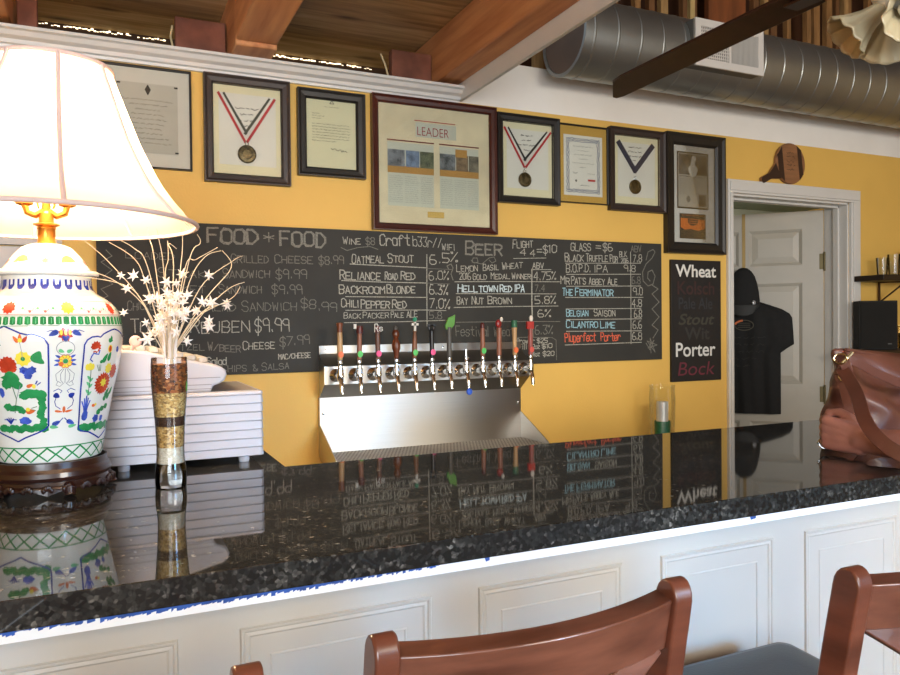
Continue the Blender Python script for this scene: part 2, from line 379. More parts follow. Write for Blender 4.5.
# loft wall of upright laths behind the duct
g = G(); g.use(mat('loft_backing', '5a3418', rough=.8, var=.25, scale=3)); g.box(1.40, 6.2, .32, .36, 2.5, 3.86)
lw = [mat('lath_a', 'c49a62', rough=.7, var=.2, scale=6, stretch=(6, 6, 1)), mat('lath_b', 'a87a48', rough=.7, var=.2, scale=6, stretch=(6, 6, 1)), mat('lath_c', 'e0c080', rough=.7, var=.15, scale=6, stretch=(6, 6, 1)), mat('lath_d', '855a34', rough=.7, var=.2, scale=6, stretch=(6, 6, 1))]
x = 1.5; k = 0
while x < 6.1:
    w = random.choice([.028, .035, .045, .03]); d = random.uniform(.04, .16)
    if not (2.83 < x < 3.12):
        g.use(lw[random.choice([0, 1, 1, 2, 3, 3])]); g.box(x, x+w, d, d+.03, 2.52, 3.86)
    x += w+random.choice([.03, .045, .06, .075])
g.use(mat('orange_loft_board', '95542a', rough=.7, var=.2, scale=3, stretch=(6, 6, 1))); g.box(2.84, 3.00, .07, .10, 2.52, 3.86).box(3.005, 3.10, .075, .10, 2.52, 3.86)
struct('wall_loft', g, smooth=False)
# joists, header beam, blocking
def joist(x0, x1, y0, notch=None, m=orangewood):
    g = G()
    if notch: g.box(x0, x1, y0, -.16, 2.392, 2.60).box(x0, x1-.0, -.16, .5, 2.375, 2.60)
    else: g.box(x0, x1, y0, .5, 2.392, 2.60)
    return struct('beam', g, m, bevel=.006)
joist(.43, .578, -6.4, True); joist(1.275, 1.376, -6.4); joist(-.42, -.272, -6.4); joist(-1.25, -1.10, -6.4); joist(-2.1, -1.95, -6.4)
g = G().box(1.376, 1.392, -6.4, .0, 2.324, 2.62); struct('trim_1', g, trimw, bevel=.003)
for x0, x1 in ((.245, .425), (1.09, 1.27), (-.262, -.20)):
    g = G().box(x0, x1, .035, .075, 2.371, 2.52); struct('blocking', g, redwood, bevel=.004)
g = G(); g.tube([(.235, .03, 2.372), (.236, .03, 2.40), (.228, .03, 2.44), (.235, .03, 2.48)], .004, 6)  # slits of light beside the blocks, drawn as pale tubes
tag(obj('light_slit', g, mat('pale_light_slit', 'd9c79a', rough=.5)), 'short pale wire of light drawn as a tube beside the left reddish block', 'slit', 'slits of light above the wall')
g = G(); g.tube([(1.068, .03, 2.372), (1.07, .03, 2.41), (1.058, .03, 2.45), (1.04, .03, 2.49)], .004, 6)
tag(obj('light_slit', g, MATS['pale_light_slit']), 'short bent pale wire of light drawn as a tube beside the block by the big beam', 'slit', 'slits of light above the wall')
# crown moulding along the left wall top
prof = [(0, 2.312), (-.012, 2.312), (-.014, 2.322), (-.022, 2.326), (-.026, 2.338), (-.042, 2.346), (-.050, 2.360), (-.062, 2.364), (-.062, 2.374), (0, 2.374)]
g = G(); g.prism(prof, -3.2, 1.376, 'x'); struct('trim_2', g, trimw, ang=25)
# slatted white panelling low on the wall behind the lamp
g = G()
for i in range(9):
    z = 1.06+i*.085; g.prism([(-.004, z), (-.022, z+.002), (-.014, z+.081), (-.004, z+.083)], -2.4, -.135, 'x')
struct('wall_panelling', g, mat('white_shiplap', 'c9c3bd', rough=.5, var=.03), smooth=False)

# door casing, jambs, stop
g = G()
cw = .068
def casing(x0, x1, z0, z1, vert):
    if vert: g.box(x0, x1, -.018, 0, z0, z1).box(x0+.012, x1-.012, -.024, -.018, z0, z1)
    else: g.box(x0, x1, -.018, 0, z0, z1).box(x0+.012, x1-.012, -.024, -.018, z0+.012, z1-.012)
casing(dx0-.036, dx0, 0, dz, True); casing(dx1, dx1+.075, 0, dz, True); casing(dx0-.036, dx1+.075, dz, dz+.068, False)
g.box(dx0, dx0+.012, 0, WT, 0, dz).box(dx1-.012, dx1, 0, WT, 0, dz).box(dx0, dx1, 0, WT, dz-.012, dz)
g.box(dx0+.012, dx0+.024, .05, .085, 0, dz-.012).box(dx1-.024, dx1-.012, .05, .085, 0, dz-.012).box(dx0+.012, dx1-.012, .05, .085, dz-.024, dz-.012)
struct('door_frame', g, bluetrim, bevel=.002)
# six-panel door leaf, swung into the store room
HX, HY = 3.775, .15; A = math.radians(48)
dr = bpy.data.objects.new('door_1', None); COL.objects.link(dr); dr.location = (HX, HY, 0); dr.rotation_euler = (0, 0, PI-A)   # local +x runs from the hinge to the free edge
dr['kind'] = 'structure'; dr['label'] = 'white six panel door standing open into the store room'; dr['category'] = 'door'
doorm = mat('door_white', 'b3ada0', rough=.45, var=.03)
g = G(); L_ = .86; T_ = .035      # local: hall side is +y after the turn
xs = [0, .112, .402, .458, .748, .86]; zs = [.012, .20, .78, 1.005, 1.60, 1.705, 1.915, 2.017]
for a, b in ((0, .112), (.402, .458), (.748, .86)): g.box(a, b, -T_, 0, .012, 2.017)
for a, b in ((.112, .402), (.458, .748)):
    for c, d in ((.012, .20), (.78, 1.005), (1.60, 1.705), (1.915, 2.017)): g.box(a, b, -T_, 0, c, d)
    for c, d in ((.20, .78), (1.005, 1.60), (1.705, 1.915)):
        o1 = .018; o2 = .05
        def rg(k, y): return [(a+k, y, c+k), (b-k, y, c+k), (b-k, y, d-k), (a+k, y, d-k)]
        for y0, y1, y2 in ((0, -.012, -.005), (-T_, -T_+.012, -T_+.005)):
            q = [rg(0, y0), rg(o1, y1), rg(o2, y2)]
            for u, v in ((0, 1), (1, 2)):
                for i in range(4): g.quad(q[u][i], q[u][(i+1) % 4], q[v][(i+1) % 4], q[v][i])
            g.quad(*q[2])
obj('door_leaf', g, doorm, dr, local=True, smooth=False)
brass = mat('brass', '7d7250', rough=.6, metal=.6, var=.15)
for z in (1.72, .95, .22):
    g = G(); g.box(-.002, .022, -.001, .003, z-.045, z+.045); g.lathe([(.006, -.055), (.006, .055)], (-.004, .006, z), 10, cap0=True, cap1=True)
    obj('hinge', g, brass, dr, local=True, bevel=.001)
# store room shell
store = mat('store_room_paint', '9aa39a', rough=.7, var=.03)
g = G(); g.box(2.2, 6.2, 2.45, 2.5, 0, 2.45).box(2.2, 2.25, WT, 2.5, 0, 2.45); struct('wall_store', g, store, smooth=False)
l = bpy.data.lights.new('store_room_fill', 'POINT'); l.energy = 22; l.color = (1, .93, .8); l.shadow_soft_size = .15  # added unseen lamp, brightens the room behind the open door
lo = bpy.data.objects.new('store_room_fill', l); COL.objects.link(lo); lo.location = (4.6, 1.3, 2.25)
g = G().box(2.2, 6.2, WT, 2.5, 2.45, 2.49); struct('ceiling_store', g, mat('store_ceiling', '8a9a8c', rough=.8), smooth=False)

# ------------------------------------------------------------------ bar
ct = G(); e_ = .0018
edge = [(-1.28, 1.034), (-1.94+e_, 1.034), (-1.94+e_*.3, 1.034+e_*.3), (-1.94, 1.034+e_), (-1.94, 1.07-e_), (-1.94+e_*.3, 1.07-e_*.3), (-1.94+e_, 1.07), (-1.28, 1.07)]
ct.prism(edge, -3.19, 2.6, 'x'); ct.box(-.8, .345, -1.28, -.03, 1.034, 1.07)
o = obj('countertop', ct, granite(), smooth=False)
tag(o, 'polished speckled black granite bar top running the full width', 'countertop')
bar = thing('bar_counter', 'white panelled bar counter carrying the black granite top', 'bar counter', (0.7, -1.86, 0))
pw = mat('white_bar_panel', 'c3beb5', rough=.42, var=.02, scale=3)
g = G().box(-3.2, 2.55, -1.845, -1.80, 0, 1.0); obj('front_board', g, pw, bar, smooth=False)
g = G().box(-3.2, 2.58, -1.932, -1.80, 1.0, 1.034)
obj('edge_strip', G().box(-3.2, 2.58, -1.932, -1.80, 1.019, 1.034), mat('daylit_white_edge', 'f4f6f6', rough=.5, var=.0), bar, smooth=False)  # white edge set lighter than the panel, its daylight put into the colour
# ragged blue paint left under the stone
g = G(); bp = mat('blue_paint_remains', '2f5fb8', rough=.6, var=.2, scale=30)
x = -.2
while x < 1.75:
    if (x < -.10) or (-.015 < x < .28): hgt = random.uniform(.0045, .0085)
    elif x < .42: hgt = random.uniform(.002, .0065)
    elif x < .62: hgt = random.uniform(.0003, .002)
    else: hgt = random.uniform(0, .0014) if random.random() < .3 else 0
    w = random.uniform(.002, .006)
    if hgt > .0004: g.quad((x, -1.9324, 1.034-hgt), (x+w, -1.9324, 1.034-hgt*random.uniform(.7, 1)), (x+w, -1.9324, 1.034), (x, -1.9324, 1.034))
    x += w
for x, w in ((.496, .006), (1.015, .012), (.05, .01)): g.quad((x, -1.9325, 1.0265), (x+w, -1.9325, 1.028), (x+w, -1.9325, 1.034), (x-.003, -1.9325, 1.034))
obj('blue_paint', g, bp, bar, smooth=False)
for a, b in ((-1.07, -.73), (-.65, -.295), (-.214, .0795), (.159, .446), (.526, .805), (.889, 1.164), (1.248, 1.526), (1.606, 1.887), (1.967, 2.25)):
    g = G()
    def molding(x0, x1, z0, z1, w, d):
        y = -1.845
        q = [[(x0+k, y-e, z0+k), (x1-k, y-e, z0+k), (x1-k, y-e, z1-k), (x0+k, y-e, z1-k)] for k, e in ((0, 0), (.002, d), (w*.35, d*.9), (w*.5, d*.3), (w*.8, d*.55), (w, 0))]
        for u in range(5):
            for i in range(4): g.quad(q[u][i], q[u][(i+1) % 4], q[u+1][(i+1) % 4], q[u+1][i])
    molding(a, b, .28, .957, .015, .0035)
    molding(a+.041, b-.041, .321, .915, .004, .0012)
    obj('panel_moulding', g, pw, bar, ang=20)
g = G().box(-.75, .33, -1.25, -.05, 0, 1.034).box(-3.15, 2.5, -1.799, -1.40, 0, 1.03)
tag(obj('bar_carcass', g, mat('bar_carcass_paint', '8c8a86', rough=.7), smooth=False), 'plain cabinet behind the bar front carrying the granite top', 'cabinet')
g = G().box(.42, 2.8, -.62, -.02, 0, .765)
g.box(.42, 2.8, -.64, -.02, .765, .79)
tag(obj('back_counter', g, steeld, smooth=False), 'low metal back counter against the yellow wall below the taps', 'counter')
# added strip lamp, unseen under the bar top, that brightens the taps and the wall
t = thing('added_fill_strip', 'added unseen strip lamp under the back edge of the bar top, brightening the taps', 'lamp', (1.45, -1.30, 1.0))
obj('housing', G().box(.95, 1.95, -1.385, -1.335, .99, 1.0335), trimw, t, bevel=.003)
obj('diffuser', G().box(.96, 1.94, -1.335, -1.331, .995, 1.025), emit('added_fill_glow', 'ffe6bc', 2), t, smooth=False)
wl = area('under_bar_fill', (1.40, -1.325, 1.008), (1.40, 0, .96), 1.0, .03, 3.7, (1.0, .92, .76)); wl.name = 'under_bar_fill'

# ------------------------------------------------------------------ chalkboard
cb = thing('chalkboard', 'long black chalkboard menu of food and beer prices on the yellow wall', 'chalkboard', (1.2, 0, 1.197))
bm_ = mat('chalkboard_slate', '34332f', rough=.75, var=.10, scale=5, color2='2a2a27')
g = G().box(-.03, 2.447, -.02, -.001, 1.197, 1.756); obj('board', g, bm_, cb, bevel=.0015)
CH = {'w': chalk('white_chalk', 'c4c1b4', .78), 'm': chalk('soft_chalk', 'a5a297', .62), 'g': chalk('faint_chalk', '9c998f', .52), 'b': chalk('bluish_chalk', 'd5e6ea', 1), 'c': chalk('light_blue_chalk', 'a3cfdc', .95), 'r': chalk('orange_red_chalk', 'e8694a', 1)}
TXT=[
('FOOD',0.3405,1.686,0.5224,1.6851,0.0521,'m',0.007,''),
('*',0.5461,1.6973,0.5837,1.6968,0.0341,'m',0.0039,''),
('FOOD',0.6063,1.6842,0.7848,1.6826,0.0541,'m',0.0072,''),
('LOADED',0.0648,1.6215,0.2263,1.6188,0.0303,'g',0.0027,'s'),
('GRILLED',0.4236,1.6148,0.5625,1.6164,0.0319,'g',0.0032,'s'),
('CHEESE',0.5863,1.617,0.7322,1.6187,0.0327,'g',0.0033,'s'),
('$8.99',0.7571,1.6154,0.8568,1.6217,0.0314,'g',0.0033,''),
('STEAK',0.169,1.5565,0.336,1.5538,0.0326,'g',0.0028,'s'),
('SANDWICH',0.3939,1.5566,0.5655,1.5614,0.0338,'g',0.0032,'s'),
('$9.99',0.5893,1.558,0.7077,1.5599,0.0346,'g',0.0033,''),
('BRISKET',0.1415,1.5025,0.3317,1.4987,0.0326,'g',0.0028,'s'),
('SANDWICH',0.3788,1.4991,0.5347,1.5023,0.0337,'g',0.0032,'s'),
('$9.99',0.5733,1.4988,0.6893,1.4997,0.0345,'g',0.0033,''),
('CHICKEN',0.0684,1.4384,0.1695,1.4383,0.032,'g',0.0027,'s'),
('SALAD',0.3072,1.4345,0.4379,1.4324,0.0333,'g',0.0031,'s'),
('SANDWICH',0.4609,1.4343,0.667,1.4359,0.038,'g',0.0029,'s'),
('$8.99',0.6838,1.4455,0.8257,1.4258,0.0352,'g',0.0033,''),
('TURKEY',0.0768,1.3571,0.253,1.3529,0.0466,'w',0.0033,'s'),
('REUBEN',0.2782,1.3544,0.488,1.3552,0.0518,'w',0.0035,'s'),
('$9.99',0.5076,1.355,0.6368,1.3552,0.0495,'w',0.0036,''),
('SOFT',0.0891,1.3109,0.1674,1.3021,0.0285,'g',0.003,'s'),
('PRETZEL',0.1716,1.2948,0.325,1.2894,0.0272,'g',0.0028,'s'),
('W/BEER',0.3366,1.2891,0.4538,1.2789,0.0297,'g',0.0032,'s'),
('CHEESE',0.4624,1.2899,0.5805,1.291,0.0303,'w',0.0032,'s'),
('$7.99',0.6008,1.2982,0.7161,1.3094,0.0347,'g',0.0033,''),
('MAC/CHEESE',0.5947,1.2486,0.7184,1.2529,0.0193,'w',0.003,''),
('House',0.2386,1.2425,0.3172,1.2375,0.0255,'w',0.0028,''),
('Salad',0.3337,1.2369,0.401,1.2348,0.0259,'w',0.0035,''),
('CHIPS',0.3851,1.2082,0.4748,1.2088,0.028,'g',0.0029,'s'),
('&',0.498,1.208,0.5166,1.2074,0.0246,'g',0.0029,''),
('SALSA',0.5315,1.2087,0.6348,1.2129,0.0286,'g',0.0029,'s'),
('WINE',0.855,1.6988,0.9281,1.6994,0.0278,'w',0.003,'s'),
('$8',0.9503,1.7002,0.987,1.7015,0.0281,'g',0.0034,''),
('Craft',1.0095,1.6982,1.1385,1.7027,0.0448,'w',0.0045,''),
('b33r//',1.1531,1.7011,1.2825,1.6972,0.0395,'w',0.0032,''),
('WIFI',1.2838,1.6889,1.3426,1.6886,0.0252,'w',0.0032,''),
('OATMEAL',0.891,1.6246,1.0244,1.6287,0.0341,'w',0.0034,'s'),
('STOUT',1.0429,1.63,1.1554,1.6341,0.0348,'w',0.0038,'s'),
('RELIANCE',0.8409,1.5582,1.0107,1.5596,0.036,'w',0.0041,'s'),
('ROAD',1.0291,1.5611,1.0841,1.562,0.0305,'w',0.0038,'s'),
('RED',1.0985,1.5622,1.1607,1.5641,0.0329,'w',0.0042,'s'),
('BACKROOM',0.8373,1.5028,1.0271,1.5044,0.034,'w',0.0041,'s'),
('BLONDE',1.037,1.5052,1.16,1.5075,0.0348,'w',0.0042,'s'),
('CHILI',0.8464,1.4495,0.9165,1.4483,0.0338,'w',0.0037,'s'),
('PEPPER',0.926,1.4447,1.0479,1.4447,0.0343,'w',0.0041,'s'),
('RED',1.06,1.4455,1.1211,1.4443,0.0327,'w',0.0042,'s'),
('BACK',0.8552,1.4039,0.9242,1.4043,0.0231,'w',0.0027,'s'),
('PACKER',0.9338,1.4047,1.0431,1.4057,0.025,'w',0.0027,'s'),
('PALE',1.053,1.4064,1.1084,1.407,0.0245,'w',0.0028,'s'),
('ALE',1.1229,1.4077,1.169,1.4083,0.0248,'w',0.0032,''),
('6.5%',1.2266,1.6288,1.3561,1.6447,0.0399,'w',0.0039,''),
('6.0%',1.223,1.563,1.3132,1.5644,0.0356,'w',0.0032,''),
('6.3%',1.225,1.5026,1.3079,1.5033,0.0398,'w',0.0039,''),
('7.0%',1.2243,1.4455,1.3164,1.4413,0.0398,'w',0.0036,''),
('5.8',1.2238,1.4014,1.279,1.3994,0.0293,'g',0.0032,''),
('BEER',1.3941,1.6729,1.5682,1.6771,0.0559,'m',0.0073,'s'),
('FLIGHT',1.6248,1.7073,1.7249,1.7164,0.0353,'w',0.0041,'s'),
('4',1.6597,1.679,1.6902,1.6807,0.0265,'w',0.0034,''),
('4',1.7106,1.6738,1.7364,1.6768,0.0288,'w',0.0034,''),
('=$10',1.7468,1.686,1.8501,1.7003,0.0336,'w',0.0042,''),
('LEMON',1.3499,1.5988,1.4505,1.6051,0.029,'w',0.0033,'s'),
('BASIL',1.476,1.6065,1.5527,1.6129,0.0281,'w',0.0033,'s'),
('WHEAT',1.569,1.6141,1.6728,1.6243,0.0298,'w',0.0034,'s'),
('2016',1.3636,1.5665,1.4166,1.5673,0.0277,'w',0.0033,''),
('GOLD',1.4275,1.5675,1.4935,1.5685,0.0258,'w',0.0033,'s'),
('MEDAL',1.5144,1.571,1.6068,1.5725,0.0261,'w',0.0033,'s'),
('WINNER',1.6183,1.5727,1.7132,1.5742,0.0264,'w',0.0034,'s'),
('HELLTOWN',1.356,1.5142,1.5467,1.5159,0.0322,'b',0.0044,'s'),
('RED',1.558,1.5161,1.6162,1.5166,0.0306,'b',0.0045,'s'),
('IPA',1.6302,1.5167,1.6798,1.5172,0.0308,'b',0.0045,''),
('BAY',1.3507,1.4608,1.4011,1.4618,0.0319,'w',0.0036,'s'),
('NUT',1.4215,1.4618,1.4777,1.4628,0.0322,'w',0.0036,'s'),
('BROWN',1.4986,1.4628,1.6156,1.464,0.0326,'w',0.0037,'s'),
('Festival',1.3444,1.3269,1.5005,1.3245,0.0407,'g',0.0033,''),
('Wheat',1.5263,1.3241,1.6241,1.3226,0.0393,'g',0.003,''),
('ABV',1.7234,1.621,1.7809,1.6222,0.0245,'w',0.0038,''),
('4.75%',1.7301,1.57,1.8435,1.5741,0.0358,'w',0.0038,''),
('7.4',1.7347,1.5199,1.7851,1.5203,0.029,'g',0.0034,''),
('5.8%',1.7341,1.4634,1.8424,1.4659,0.0336,'w',0.0038,''),
('6%',1.749,1.4055,1.8154,1.4074,0.0313,'w',0.0038,''),
('6.3%',1.7327,1.3276,1.8252,1.3308,0.0381,'g',0.0038,''),
('Growler',1.6404,1.2907,1.7308,1.2898,0.0195,'w',0.003,''),
('$25',1.7426,1.2896,1.7984,1.2907,0.0197,'w',0.0034,''),
('Fill',1.6502,1.2636,1.6894,1.264,0.0221,'w',0.003,''),
('32oz',1.7063,1.2636,1.7564,1.2643,0.0196,'w',0.003,''),
('$10',1.7684,1.2645,1.8219,1.2678,0.0198,'w',0.0034,''),
('64oz',1.7059,1.2299,1.756,1.2312,0.0196,'w',0.003,''),
('$20',1.7732,1.2308,1.8321,1.2319,0.0198,'w',0.0034,''),
('GLASS',1.9267,1.7059,2.0347,1.7084,0.0343,'w',0.0039,''),
('=',2.0642,1.7117,2.0922,1.7126,0.0324,'w',0.0039,''),
('$6',2.1035,1.7106,2.1563,1.7113,0.0349,'w',0.004,''),
('ABV',2.2644,1.7119,2.3246,1.7138,0.0285,'g',0.0036,''),
('BLACK',1.894,1.6587,1.9955,1.66,0.0365,'w',0.0039,'s'),
('TRUFFLE',2.0082,1.6603,2.1296,1.6611,0.0347,'w',0.0039,'s'),
('POR',2.1427,1.6614,2.1868,1.6602,0.0328,'w',0.004,'s'),
('BLK',2.1974,1.6854,2.2391,1.6866,0.0259,'w',0.0032,''),
('2016',2.2058,1.6574,2.2476,1.6594,0.0212,'w',0.0032,''),
('7.8',2.2758,1.6639,2.3272,1.6652,0.0333,'w',0.0036,''),
('B.O.P.D.',1.901,1.609,2.0337,1.6116,0.0343,'w',0.0039,''),
('IPA',2.0521,1.612,2.128,1.6135,0.0325,'w',0.0039,''),
('9.8',2.2228,1.6178,2.2895,1.6191,0.0308,'w',0.0036,''),
('MR',1.8715,1.5551,1.9182,1.5548,0.034,'w',0.0042,'s'),
("PAT'S",1.928,1.5549,2.0055,1.555,0.0343,'w',0.0043,'s'),
('ABBEY',2.0238,1.5539,2.1116,1.5536,0.0324,'w',0.0039,'s'),
('ALE',2.1303,1.5539,2.1824,1.5536,0.0328,'w',0.0044,'s'),
('6.8',2.269,1.5614,2.3174,1.562,0.0333,'g',0.0036,''),
('THE',1.879,1.5022,1.934,1.5026,0.0341,'c',0.0042,'s'),
('FERMINATOR',1.9492,1.5022,2.1595,1.5018,0.0347,'c',0.0043,'s'),
('9.0',2.2744,1.5073,2.3318,1.5078,0.0357,'w',0.0036,''),
('4.8',2.268,1.4494,2.3254,1.4528,0.0357,'w',0.004,''),
('BELGIAN',1.899,1.4079,2.0179,1.4074,0.032,'c',0.0039,'s'),
('SAISON',2.0502,1.4077,2.1701,1.4081,0.0326,'w',0.004,'s'),
('6.8',2.2817,1.4005,2.3249,1.4002,0.0358,'w',0.0041,''),
('CILANTRO',1.8985,1.357,2.0704,1.3538,0.0344,'c',0.0043,'s'),
('LIME',2.0861,1.3536,2.1696,1.3518,0.0327,'c',0.0044,'s'),
('6.6',2.273,1.3468,2.3245,1.3462,0.0357,'w',0.0036,''),
('Pluperfect',1.8903,1.2922,2.0586,1.2927,0.039,'r',0.0043,''),
('Porter',2.0883,1.2922,2.1991,1.2939,0.0375,'r',0.0044,''),
('6.8',2.2696,1.2936,2.324,1.2927,0.0358,'w',0.0036,''),
]
LIN=[
([(0.8827,1.6204),(1.0514,1.6164),(1.2088,1.6126)],'w',0.0037),
([(0.8478,1.5543),(1.0076,1.5507),(1.208,1.5494)],'w',0.0037),
([(0.8629,1.4907),(1.2073,1.4896)],'w',0.0034),
([(0.8621,1.4364),(1.2035,1.4372),(1.2992,1.4346)],'w',0.003),
([(0.8549,1.3873),(1.0919,1.3894),(1.2941,1.3938)],'w',0.003),
([(1.2144,1.6675),(1.2126,1.5204),(1.2117,1.3706)],'w',0.0039),
([(1.2146,1.6098),(1.3291,1.6081)],'g',0.0021),
([(1.2138,1.5495),(1.3191,1.5468)],'g',0.0021),
([(0.8467,1.6847),(0.8711,1.6736),(0.9167,1.687),(0.967,1.6927),(1.0008,1.6818)],'g',0.003),
([(1.6268,1.6627),(1.7934,1.6695)],'w',0.003),
([(1.7254,1.6161),(1.8192,1.6181)],'w',0.003),
([(1.3415,1.5564),(1.5585,1.5608),(1.8663,1.564)],'w',0.0032),
([(1.3465,1.5065),(1.8445,1.5092)],'w',0.0032),
([(1.3365,1.4477),(1.607,1.4521),(1.8545,1.4546)],'w',0.0032),
([(1.3451,1.385),(1.6063,1.3864),(1.8645,1.3845)],'g',0.0029),
([(1.7193,1.6169),(1.7178,1.4811),(1.7202,1.3167)],'w',0.006),
([(1.896,1.6488),(2.3206,1.6593)],'w',0.0031),
([(1.9009,1.5981),(2.3202,1.6069)],'w',0.0035),
([(1.9004,1.5441),(2.3197,1.5506)],'w',0.0035),
([(1.8945,1.4937),(2.3335,1.4963)],'w',0.0035),
([(1.8972,1.4411),(2.3212,1.4437)],'w',0.0035),
([(1.8989,1.3929),(2.3237,1.394)],'w',0.0035),
([(1.8983,1.3397),(2.3232,1.3367)],'w',0.0035),
([(1.8902,1.2776),(2.3227,1.2817)],'w',0.0035),
([(2.2615,1.7109),(2.2617,1.5309),(2.2606,1.2762)],'w',0.004),
([(1.6356,1.3158),(1.7068,1.316),(1.8213,1.3124),(1.8424,1.3012),(1.8441,1.2108)],'g',0.003),
([(1.6356,1.3158),(1.6327,1.2785)],'g',0.003),
([(2.3529,1.6754),(2.3652,1.7141),(2.3954,1.727),(2.4074,1.7154),(2.3891,1.686),(2.3528,1.6563),(2.3316,1.6176),(2.3342,1.5747),(2.3639,1.5511),(2.3941,1.5611),(2.4065,1.5998),(2.3886,1.6283),(2.3644,1.6183),(2.3612,1.5894),(2.3761,1.5753)],'g',0.0045),
([(2.388,1.5562),(2.4242,1.5374),(2.3876,1.513),(2.4298,1.4746),(2.387,1.4408),(2.4292,1.4021),(2.3864,1.3638),(2.4226,1.3393),(2.3919,1.3011)],'g',0.0045),
([(2.3496,1.2778),(2.3733,1.2437),(2.3979,1.2914),(2.3614,1.2536),(2.4159,1.2669),(2.3557,1.2873),(2.4035,1.2333),(2.3738,1.3014),(2.3792,1.2291)],'g',0.0037),
([(1.419,1.6506),(1.4331,1.6381),(1.4523,1.6429),(1.4477,1.6599),(1.4286,1.6594),(1.4236,1.6421),(1.4715,1.6348),(1.5057,1.6615),(1.5302,1.6665),(1.5398,1.6494),(1.5201,1.6403),(1.5056,1.6529)],'g',0.0033),
([(1.3151,1.6057),(1.3061,1.6223),(1.3247,1.6312),(1.3338,1.6145),(1.3242,1.589),(1.3332,1.5639)],'g',0.0043),
([(-0.0206,1.4733),(0.0049,1.4874),(-0.0168,1.5115),(0.0215,1.5294),(-0.0098,1.5534),(0.0191,1.5783),(-0.0153,1.6054),(0.0199,1.6273),(0.0012,1.6476)],'g',0.0027),
]
gs = {}
for t, x0, z0, x1, z1, h, c, w, s in TXT:
    stroke_text(gs.setdefault(c, G()), t, x0, z0, x1, z1, h, w, -.0203, 's' in s, .035)
    if h > .045 and w > .006: stroke_text(gs[c], t, x0+.003, z0+.002, x1+.003, z1+.002, h, w*.6, -.0203, 's' in s, .04)
nm = {'w': 'white_lettering', 'm': 'heading_lettering', 'g': 'faint_lettering', 'b': 'bluish_white_lettering', 'c': 'light_blue_lettering', 'r': 'orange_red_lettering'}
lnm = {'w': 'white_rules', 'g': 'faint_drawing'}
for c in gs: obj(nm[c], gs[c], CH[c], cb, smooth=False, fix=False)
gl = {}
for p, c, w in LIN: gl.setdefault(c, G()).line(p, w, -.0204)
for c in gl: obj(lnm[c], gl[c], CH[c], cb, smooth=False, fix=False)

# ------------------------------------------------------------------ narrow beer style sign
sg = thing('beer_sign', 'narrow black sign listing wheat, porter and other beer styles, below the double clipping frame', 'sign', (2.67, 0, 1.083))
g = G().box(2.510, 2.829, -.015, -.001, 1.083, 1.683); obj('board', g, mat('sign_black', '1c1a1a', rough=.6, var=.1), sg, bevel=.001)
def text_part(name, body, x0, x1, z, h, m, root, y, bold=.0, shear=0):
    cu = bpy.data.curves.new(name, 'FONT'); cu.body = body; cu.size = 1; cu.offset = bold; cu.shear = shear; cu.fill_mode = 'FRONT'; cu.extrude = .0
    o = bpy.data.objects.new(name, cu); COL.objects.link(o)
    dg = bpy.context.evaluated_depsgraph_get(); me = bpy.data.meshes.new_from_object(o.evaluated_get(dg))
    bpy.data.objects.remove(o); bpy.data.curves.remove(cu)
    vs = np.array([v.co[:] for v in me.vertices]); mn = vs.min(0); mx = vs.max(0)
    g = G(); V = [(x0+(v[0]-mn[0])/(mx[0]-mn[0])*(x1-x0), y, z+(v[1]-mn[1])/(mx[1]-mn[1])*h) for v in vs]
    g.add(V, [list(p.vertices) for p in me.polygons]); bpy.data.meshes.remove(me)
    return obj(name, g, m, root, smooth=False)
def sm(n, c): return mat(n, c, rough=.7, var=.05)
for body, x0, x1, z, h, m, b, s in (('Wheat', 2.537, 2.797, 1.598, .062, sm('sign_white', 'e6e3da'), .018, 0), ('Kolsch', 2.548, 2.785, 1.512, .066, sm('sign_brown', '3c2624'), .015, 0), ('Pale Ale', 2.555, 2.772, 1.44, .058, sm('sign_slate', '2f3033'), .01, 0),
        ('Stout', 2.553, 2.785, 1.362, .056, sm('sign_olive', '3e3c33'), .02, .25), ('Wit', 2.592, 2.752, 1.288, .062, sm('sign_grey', '34322f'), .02, 0), ('Porter', 2.536, 2.79, 1.205, .070, sm('sign_white2', 'dcdcd8'), .014, 0), ('Bock', 2.548, 2.785, 1.112, .066, sm('sign_maroon', '6a2b38'), .0, .15)):
    text_part('word', body, x0, x1, z, h, m, sg, -.0156, b, s)

# ------------------------------------------------------------------ framed pictures
def framed(name, label, x0, x1, z0, z1, fwid, depth, fm, inner, group=None, bev=True):
    t = thing(name, label, 'picture', ((x0+x1)/2, 0, z0), 0, group)
    g = G()
    pr = [(0, 0), (0, -depth), (fwid*.12, -depth*1.0), (fwid*.35, -depth*.82), (fwid*.8, -depth*.75), (fwid, -depth*.5), (fwid, 0)]
    def rect(k): return [(x0+k, z0+k), (x1-k, z0+k), (x1-k, z1-k), (x0+k, z1-k)]
    for (k, y), (k2, y2) in zip(pr[:-1], pr[1:]):
        a = rect(k); b = rect(k2)
        for i in range(4):
            j = (i+1) % 4; g.quad((a[i][0], y, a[i][1]), (a[j][0], y, a[j][1]), (b[j][0], y2, b[j][1]), (b[i][0], y2, b[i][1]))
    obj('frame', g, fm, t, ang=25)
    k = fwid*.9; ym = -depth*.28
    g = G().box(x0+k, x1-k, ym, -.001, z0+k, z1-k); obj('mat_board', g, inner, t, smooth=False)
    return t, ym, (x0+fwid, x1-fwid, z0+fwid, z1-fwid)
def add_glass(t, r, ym, d=.004):
    k = -.001
    g = G().box(r[0]+k, r[1]-k, ym-d-.002, ym-d, r[2]+k, r[3]-k); obj('glass', g, pane, t, smooth=False)
